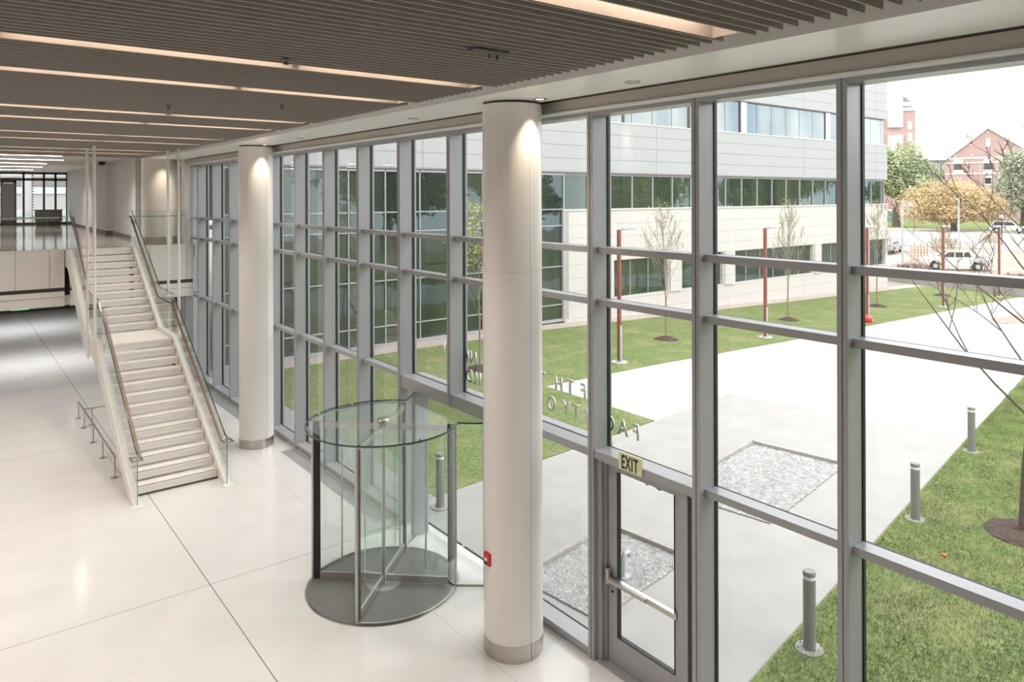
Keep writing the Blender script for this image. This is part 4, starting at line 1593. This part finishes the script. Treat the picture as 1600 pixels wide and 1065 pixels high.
def wheel(t, x, y, pos, ang, r=.39):
    b = MB()
    prof = [(0, -.11), (.9 * r, -.11), (r, -.08), (r, .08), (.9 * r, .11), (0, .11)]
    b.lathe(prof, (0, 0, 0), 20)
    b.v = [(x + p[0], y + p[2], r + p[1]) for p in b.v]
    w_ = place_local(t, b, 'wheel', 'tyre', pos, ang, smooth=True)
    b = MB()
    b.lathe([(0, -.125), (.55 * r, -.12), (.6 * r, -.10), (.6 * r, .10), (.55 * r, .12), (0, .125)], (0, 0, 0), 16)
    b.v = [(x + p[0], y + p[2], r + p[1]) for p in b.v]
    h = place_local(t, b, 'hub_cap', 'galv', pos, ang)
    h.parent = w_


def truck():
    # local +x = front of the vehicle ; length 5.8
    pos = (77.6, 29.7, g(77.6)); ang = math.radians(121)
    t = thing('pickup_truck', 'white pickup truck parked beyond the low wall', 'truck', pos)

    def arch(x0, r):
        return [(x0 + r * math.cos(a), .42 + r * math.sin(a)) for a in [PI - PI * k / 8 for k in range(9)]]
    prof = [(-2.9, .55)] + [(-2.3, .42)] + arch(-1.75, .50) + [(1.25, .42)] + arch(1.80, .50) + [(2.75, .42), (2.9, .6), (2.88, 1.05), (2.6, 1.16), (1.35, 1.24), (-2.9, 1.24)]
    prof = [p for i, p in enumerate(prof)]
    b = MB().prism(prof, 1, -.95, .95)
    place_local(t, b, 'body', 'truckwhite', pos, ang, bevel=.04)
    b = MB().prism([(1.42, 1.22), (.75, 1.82), (-1.15, 1.84), (-1.45, 1.22)], 1, -.84, .84)
    place_local(t, b, 'cab', 'truckwhite', pos, ang, bevel=.05)
    for s_ in (-1, 1):
        for poly in ([(1.15, 1.27), (.72, 1.72), (.22, 1.74), (.22, 1.27)], [(.10, 1.27), (.10, 1.74), (-.5, 1.75), (-.5, 1.27)], [(-.62, 1.3), (-.62, 1.73), (-1.05, 1.73), (-1.22, 1.3)]):
            b = MB().prism(poly, 1, .845 * s_, .86 * s_)
            place_local(t, b, 'side_window', 'darkglass', pos, ang)
        b = MB().box(-2.93, -2.80, .80 * s_ - .12, .80 * s_ + .16, .80, 1.12)
        place_local(t, b, 'tail_light', 'red', pos, ang)
        b = MB().box(2.70, 2.91, .72 * s_ - .15, .72 * s_ + .15, .78, .98)
        place_local(t, b, 'headlight', 'galv', pos, ang)
    b = MB().prism([(1.30, 1.28), (.76, 1.78), (.80, 1.80), (1.40, 1.28)], 1, -.75, .75)
    place_local(t, b, 'windscreen', 'darkglass', pos, ang)
    b = MB().box(-2.75, -1.5, -.78, .78, 1.235, 1.25)
    place_local(t, b, 'bed_opening', 'seam', pos, ang)
    b = MB().box(-3.05, -2.9, -.9, .9, .45, .65)
    place_local(t, b, 'rear_bumper', 'galv', pos, ang)
    for x in (-1.75, 1.8):
        for y in (-.85, .85):
            wheel(t, x, y, pos, ang)
truck()


def car(px, d, ang, label, col, name='car', suv=True):
    x, y = P3(px, d)
    pos = (x, y, g(x) + .03)
    t = thing(name, label, 'car', pos, 'parked cars')
    hh = 1.7 if suv else 1.4

    def arch(x0, r):
        return [(x0 + r * math.cos(a), .34 + r * math.sin(a)) for a in [PI - PI * k / 8 for k in range(9)]]
    prof = [(-2.2, .42)] + arch(-1.35, .42) + arch(1.4, .42) + [(2.2, .42), (2.25, .85), (1.2, 1.05), (-2.2, 1.05)]
    place_local(t, MB().prism(prof, 1, -.88, .88), 'body', col, pos, ang, bevel=.05)
    place_local(t, MB().prism([(1.15, 1.03), (.55, hh - .05), (-1.6, hh), (-2.15, 1.03)], 1, -.78, .78), 'cabin', col, pos, ang, bevel=.06)
    for s_ in (-1, 1):
        place_local(t, MB().prism([(.95, 1.08), (.48, hh - .13), (-.35, hh - .11), (-.35, 1.08)], 1, .785 * s_, .80 * s_), 'side_window', 'darkglass', pos, ang)
        place_local(t, MB().prism([(-.48, 1.08), (-.48, hh - .11), (-1.5, hh - .1), (-1.85, 1.08)], 1, .785 * s_, .80 * s_), 'side_window', 'darkglass', pos, ang)
    for xx in (-1.35, 1.4):
        for yy in (-.78, .78):
            wheel(t, xx, yy, pos, ang, .33)
    return t
car(1574, 106, math.radians(-70), 'white sport utility car parked under the dull green tree', 'truckwhite')
car(1622, 102, math.radians(100), 'white car cut off by the right edge behind the utility car', 'truckwhite', suv=False)
car(1390, 86, math.radians(10), 'grey car half hidden behind the office building corner', mat('grey_vehicle_paint', (.35, .36, .37), .25), suv=False)

# ------------------------------------------------------------------ background poles, fence, lumber
def grey_pole(px, d, h, side, label):
    x, y = P3(px, d)
    z = g(x)
    t = thing('street_lamp', label, 'street lamp', (x, y, z), 'pale grey street lamps')
    R_ = Vector((math.cos(TH), -math.sin(TH), 0)) * side
    o_ = Vector((x, y, z))
    MB().tube([o_, o_ + Vector((0, 0, h))], [.11, .08], 10).build('pole', 'galv', t, smooth=True)
    b = MB().bar(o_ + Vector((0, 0, h - .05)), o_ + R_ * .9 + Vector((0, 0, h + .02)), .22, .14)
    b.build('lamp_head', 'galv', t)
grey_pole(1410, 77.5, 6.1, 1, 'pale grey street lamp nearest the office building corner')
grey_pole(1498, 84, 6.1, -1, 'pale grey street lamp in front of the orange tree')
x, y = P3(1565, 88)
z = g(x)
t = thing('globe_lamp', 'black post lamp with a white globe right of the orange tree', 'lamp post', (x, y, z))
MB().tube([(x, y, z), (x, y, z + 3.3)], .07, 8).build('post', 'black', t)
MB().lathe([(0, 0), (.16, .05), (.24, .25), (.18, .45), (0, .55)], (x, y, z + 3.2), 14).build('globe', 'white', t, smooth=True)
MB().lathe([(.0, .56), (.10, .5), (0, .7)], (x, y, z + 3.2), 10).build('finial', 'black', t)

t = thing('lumber_rack', 'stack of pinkish timber frames left of the white pickup', 'timber rack', (*P3(1436, 78), g(84)))
xa, ya = P3(1424, 78)
xb, yb = P3(1449, 78)
z = g(xa)
b = MB()
for k in range(6):
    q = k / 5
    x, y = xa + (xb - xa) * q, ya + (yb - ya) * q
    b.bar((x, y, z), (x, y, z + 1.7 + (k % 2) * .4), .09, .09)
b.build('upright', 'wood', t)
b = MB()
for k in range(5):
    b.bar((xa, ya, z + .25 + k * .33), (xb, yb, z + .25 + k * .33), .08, .08)
b.build('rail', 'wood', t)

def fence(name, pxs, d, h, label, mt='galv'):
    pts = [P3(p, d) for p in pxs]
    t = thing(name, label, 'fence', (*pts[0], g(pts[0][0])))
    b = MB()
    for (x, y) in pts:
        b.tube([(x, y, g(x)), (x, y, g(x) + h)], .03, 6)
    b.build('post', mt, t)
    b = MB()
    for (xa, ya), (xb, yb) in zip(pts, pts[1:]):
        for f in (.05, 1.):
            b.bar((xa, ya, g(xa) + h * f), (xb, yb, g(xb) + h * f), .03, .03)
        n = 14
        for k in range(n):
            for s_ in (0, 1):
                q0, q1 = k / n, (k + 1) / n
                z0, z1 = (0.05, h) if s_ else (h, .05)
                b.bar((xa + (xb - xa) * q0, ya + (yb - ya) * q0, g(xa) + z0), (xa + (xb - xa) * q1, ya + (yb - ya) * q1, g(xa) + z1), .008, .008)
    b.build('mesh', mt, t, kind='stuff')
fence('wire_fence', [1504, 1520, 1536, 1552, 1568, 1584, 1600, 1616], 86, 1.3, 'wire fence with thin posts behind the white pickup')
fence('rail_fence', [1384, 1392, 1400, 1408, 1416], 92, 1.0, 'low fence near the office building corner')

def shrubs(px0, px1, d, n, h, label, seed, mt='shrub'):
    rng = random.Random(seed)
    x, y = P3((px0 + px1) / 2, d)
    t = thing('shrub_row', label, 'shrubs', (x, y, g(x)))
    b = MB()
    pts = []
    for k in range(n):
        px = px0 + (px1 - px0) * (k + .5) / n
        x, y = P3(px, d + rng.uniform(-.5, .5))
        for q in range(10):
            pts.append(Vector((x + rng.gauss(0, .25), y + rng.gauss(0, .25), g(x) + rng.uniform(.1, h))))
        for q in range(5):
            b.tube([(x, y, g(x)), (x + rng.uniform(-.4, .4), y + rng.uniform(-.4, .4), g(x) + h)], .015, 4, False)
    b.build('stem', 'bark', t, kind='stuff')
    leaves(pts, n * 130, .07, seed, .14).build('leaf', mt, t, kind='stuff')
shrubs(1399, 1446, 68, 9, .65, 'low reddish shrubs in front of the timber frames', 3)
shrubs(1575, 1604, 60, 6, .5, 'low reddish shrubs at the right beyond the wall', 4)
shrubs(1455, 1500, 88, 8, 1.1, 'yellow green bushes behind the white pickup', 5, 'leafo')
shrubs(1535, 1560, 91, 6, 1.0, 'orange bushes right of the white pickup', 6, 'leafo')


# ------------------------------------------------------------------ far buildings
def framed(px, d, phi):
    """local frame: a = along facade (to the right), w = away from the viewer"""
    x, y = P3(px, d)
    R_ = Vector((math.cos(TH), -math.sin(TH), 0))
    D_ = Vector((math.sin(TH), math.cos(TH), 0))
    a = R_ * math.cos(phi) - D_ * math.sin(phi)
    w_ = D_ * math.cos(phi) + R_ * math.sin(phi)
    return Vector((x, y, 0)), a, w_


class LB(MB):
    def at(s, o_, a, w_):
        s.v = [tuple(o_ + a * p[0] + w_ * p[1] + Vector((0, 0, p[2]))) for p in s.v]
        return s

o_, a_, w_ = framed(1544, 160, math.radians(31))
t = thing('gabled_brick_building', 'red brick building with a steep gable and grey roof at the far right', 'building', (*P3(1544, 160), .2))
def gb(name, mtl, f):
    q = LB()
    f(q)
    q.at(o_, a_, w_)
    return q.build(name, mtl, t)
HW, EV, AP = 9.4, 12.7, 19.1
o_.z += 1.25
HL = 8.1
wins_ = [(-6.4, -4.8, 10.0, 11.4), (-.75, .85, 10.0, 11.4), (2.4, 4.1, 10.0, 11.4), (-.55, .55, 6.9, 8.2), (3.0, 4.2, 6.9, 8.2)]
gb('wall', 'brick', lambda q: q.prism([(-HW, 0), (HW, 0), (HW, EV), (0, AP), (-HW + 1.2, EV)] if False else [(-HL, -1.5), (HW, -1.5), (HW, EV - .2), (0, AP), (-HL + .9, EV), (-HL, EV)], 1, 0, 14))
def rf(q):
    q.add([(0, -.3, AP + .3), (HW + .6, -.3, EV - .3), (HW + .6, 22, EV - .3), (0, 22, AP + .3), (0, -.3, AP), (HW + .6, -.3, EV - .6), (HW + .6, 22, EV - .6), (0, 22, AP)],
          [(0, 1, 2, 3), (4, 7, 6, 5), (0, 4, 5, 1), (1, 5, 6, 2), (2, 6, 7, 3), (3, 7, 4, 0)])
    q.add([(0, -.3, AP + .3), (-HL + .4, -.3, EV - .1), (-HL + .4, 22, EV - .1), (0, 22, AP + .3), (0, -.3, AP), (-HL + .5, -.3, EV - .3), (-HL + .5, 22, EV - .3), (0, 22, AP)],
          [(0, 1, 2, 3), (4, 7, 6, 5), (0, 4, 5, 1), (1, 5, 6, 2), (2, 6, 7, 3), (3, 7, 4, 0)])
gb('roof', 'slate', rf)
def trimq(q):
    for sgn in (1, -HL / HW):
        q.add([(0, -.4, AP + .35), (sgn * HW, -.4, EV - .1), (sgn * HW, -.4, EV - .6), (0, -.4, AP - .15), (0, -.1, AP + .35), (sgn * HW, -.1, EV - .1), (sgn * HW, -.1, EV - .6), (0, -.1, AP - .15)],
              [(0, 1, 2, 3), (4, 7, 6, 5), (0, 4, 5, 1), (1, 5, 6, 2), (2, 6, 7, 3), (3, 7, 4, 0)])
gb('gable_trim', 'white', trimq)
def bands(q):
    q.box(-HL, HW, -.12, 0, 12.45, 12.75)
    q.box(-HL, HW, -.12, 0, 11.45, 11.65)
    q.box(-HL, HW, -.12, 0, 9.05, 9.3)
    for a0, a1, z0, z1 in wins_:
        q.box(a0 - .1, a1 + .1, -.14, 0, z1, z1 + .9 if z1 > 9 else z1 + .3)
        q.box(a0 - .1, a1 + .1, -.14, 0, z0 - .8 if z1 > 9 else z0 - .3, z0)
    q.box(-.4, .4, -.14, 0, 15.0, 16.8)
    for x_, z_ in ((0, 18.1), (-3.1, 15.5), (3.2, 15.7), (-3.1, 13.3), (0, 13.4), (3.2, 13.4), (-6.1, 13.2), (-4.2, 10.7), (-4.2, 9.9), (-1.5, 10.7), (-1.5, 9.9), (1.6, 10.7), (1.6, 9.9)):
        q.box(x_ - .16, x_ + .16, -.14, 0, z_ - .14, z_ + .14)
gb('stone_band', 'white', bands)
for wn in wins_:
    gb('window', 'darkglass', lambda q: q.box(wn[0], wn[1], -.06, .02, wn[2], wn[3]))

o_, a_, w_ = framed(1404, 230, math.radians(12))
t = thing('brick_tower', 'tall red brick tower with a white bay behind the green tree', 'building', (*P3(1404, 230), .2))
gb('wall', 'brick', lambda q: q.box(-8, 4.9, 0, 14, 0, 32.2))
gb('white_bay', 'white', lambda q: (q.box(-3.2, 1.0, -1.2, 0, 10, 24.5), q.box(-3.2, 1.0, -1.2, 0, 27.0, 39.5)))
gb('bay_glazing', 'galv', lambda q: (q.box(-2.9, -2.3, -1.25, -1.2, 27.5, 31.5), q.box(.35, .8, -1.25, -1.2, 27.5, 31.5)))
gb('window', 'white', lambda q: (q.box(2.6, 3.9, -.1, .05, 26.4, 28.8), q.box(2.6, 3.9, -.1, .05, 22.6, 25.2)))
gb('parapet', 'white', lambda q: (q.box(-8.2, 5.1, -.4, 14, 32.2, 33.2), q.box(-8, 4.2, .4, 13, 33.6, 35)))
gb('recess_band', 'seam', lambda q: q.box(.9, 3.8, -.05, .3, 33.2, 33.6))
gb('roof', 'slate', lambda q: q.prism([(0, 35), (4.4, 35), (.2, 38.2)], 1, 1, 10))

o_, a_, w_ = framed(1470, 185, 0)
t = thing('low_white_building', 'low white building with a dark roof line between the green tree and the gable', 'building', (*P3(1470, 185), .2))
gb('wall', mat('far_white_wall', (.48, .49, .50), .8), lambda q: q.box(-6, 6, 0, 10, 0, 14.2))
gb('roof_edge', 'slate', lambda q: q.box(-6.2, 6.2, -.3, 10, 14.2, 14.6))
gb('sloped_roof', 'slate', lambda q: q.add([(1, -.5, 12.2), (5, -.5, 9.6), (5, -.2, 9.4), (1, -.2, 12.0)], [(0, 1, 2, 3)]))

o_, a_, w_ = framed(1380, 150, 0)
t = thing('brick_annex', 'small red brick building seen between the office corner and the green tree', 'building', (*P3(1380, 150), .2))
gb('wall', 'brick', lambda q: q.box(-6, 2.6, 0, 6, 0, 5.0))
gb('base_panel', 'teal', lambda q: q.box(.5, 1.8, -.1, 0, .2, 2.2))
gb('stone_band', 'white', lambda q: q.box(-6, 2.6, -.1, 0, 2.5, 2.8))

# tree line standing outside the frame to the right (it shows in the windows' reflections)
k = 0
for x, y, s_, lb in ((22, -30, 1.0, 'first'), (41, -26, 1.0, 'second'), (60, -27, 1.0, 'third'), (79, -21, 1.0, 'fourth'), (97, -12, 1.0, 'fifth'), (113, 0, 1.0, 'sixth')):
    q = dup(gt, (x, y, g(x)), '%s green tree of the row south of the plaza outside the picture' % lb, 'trees south of the plaza', rz=k * 1.3)
    k += 1
    q.scale = (s_ * 1.15, s_ * 1.15, s_ * .82)
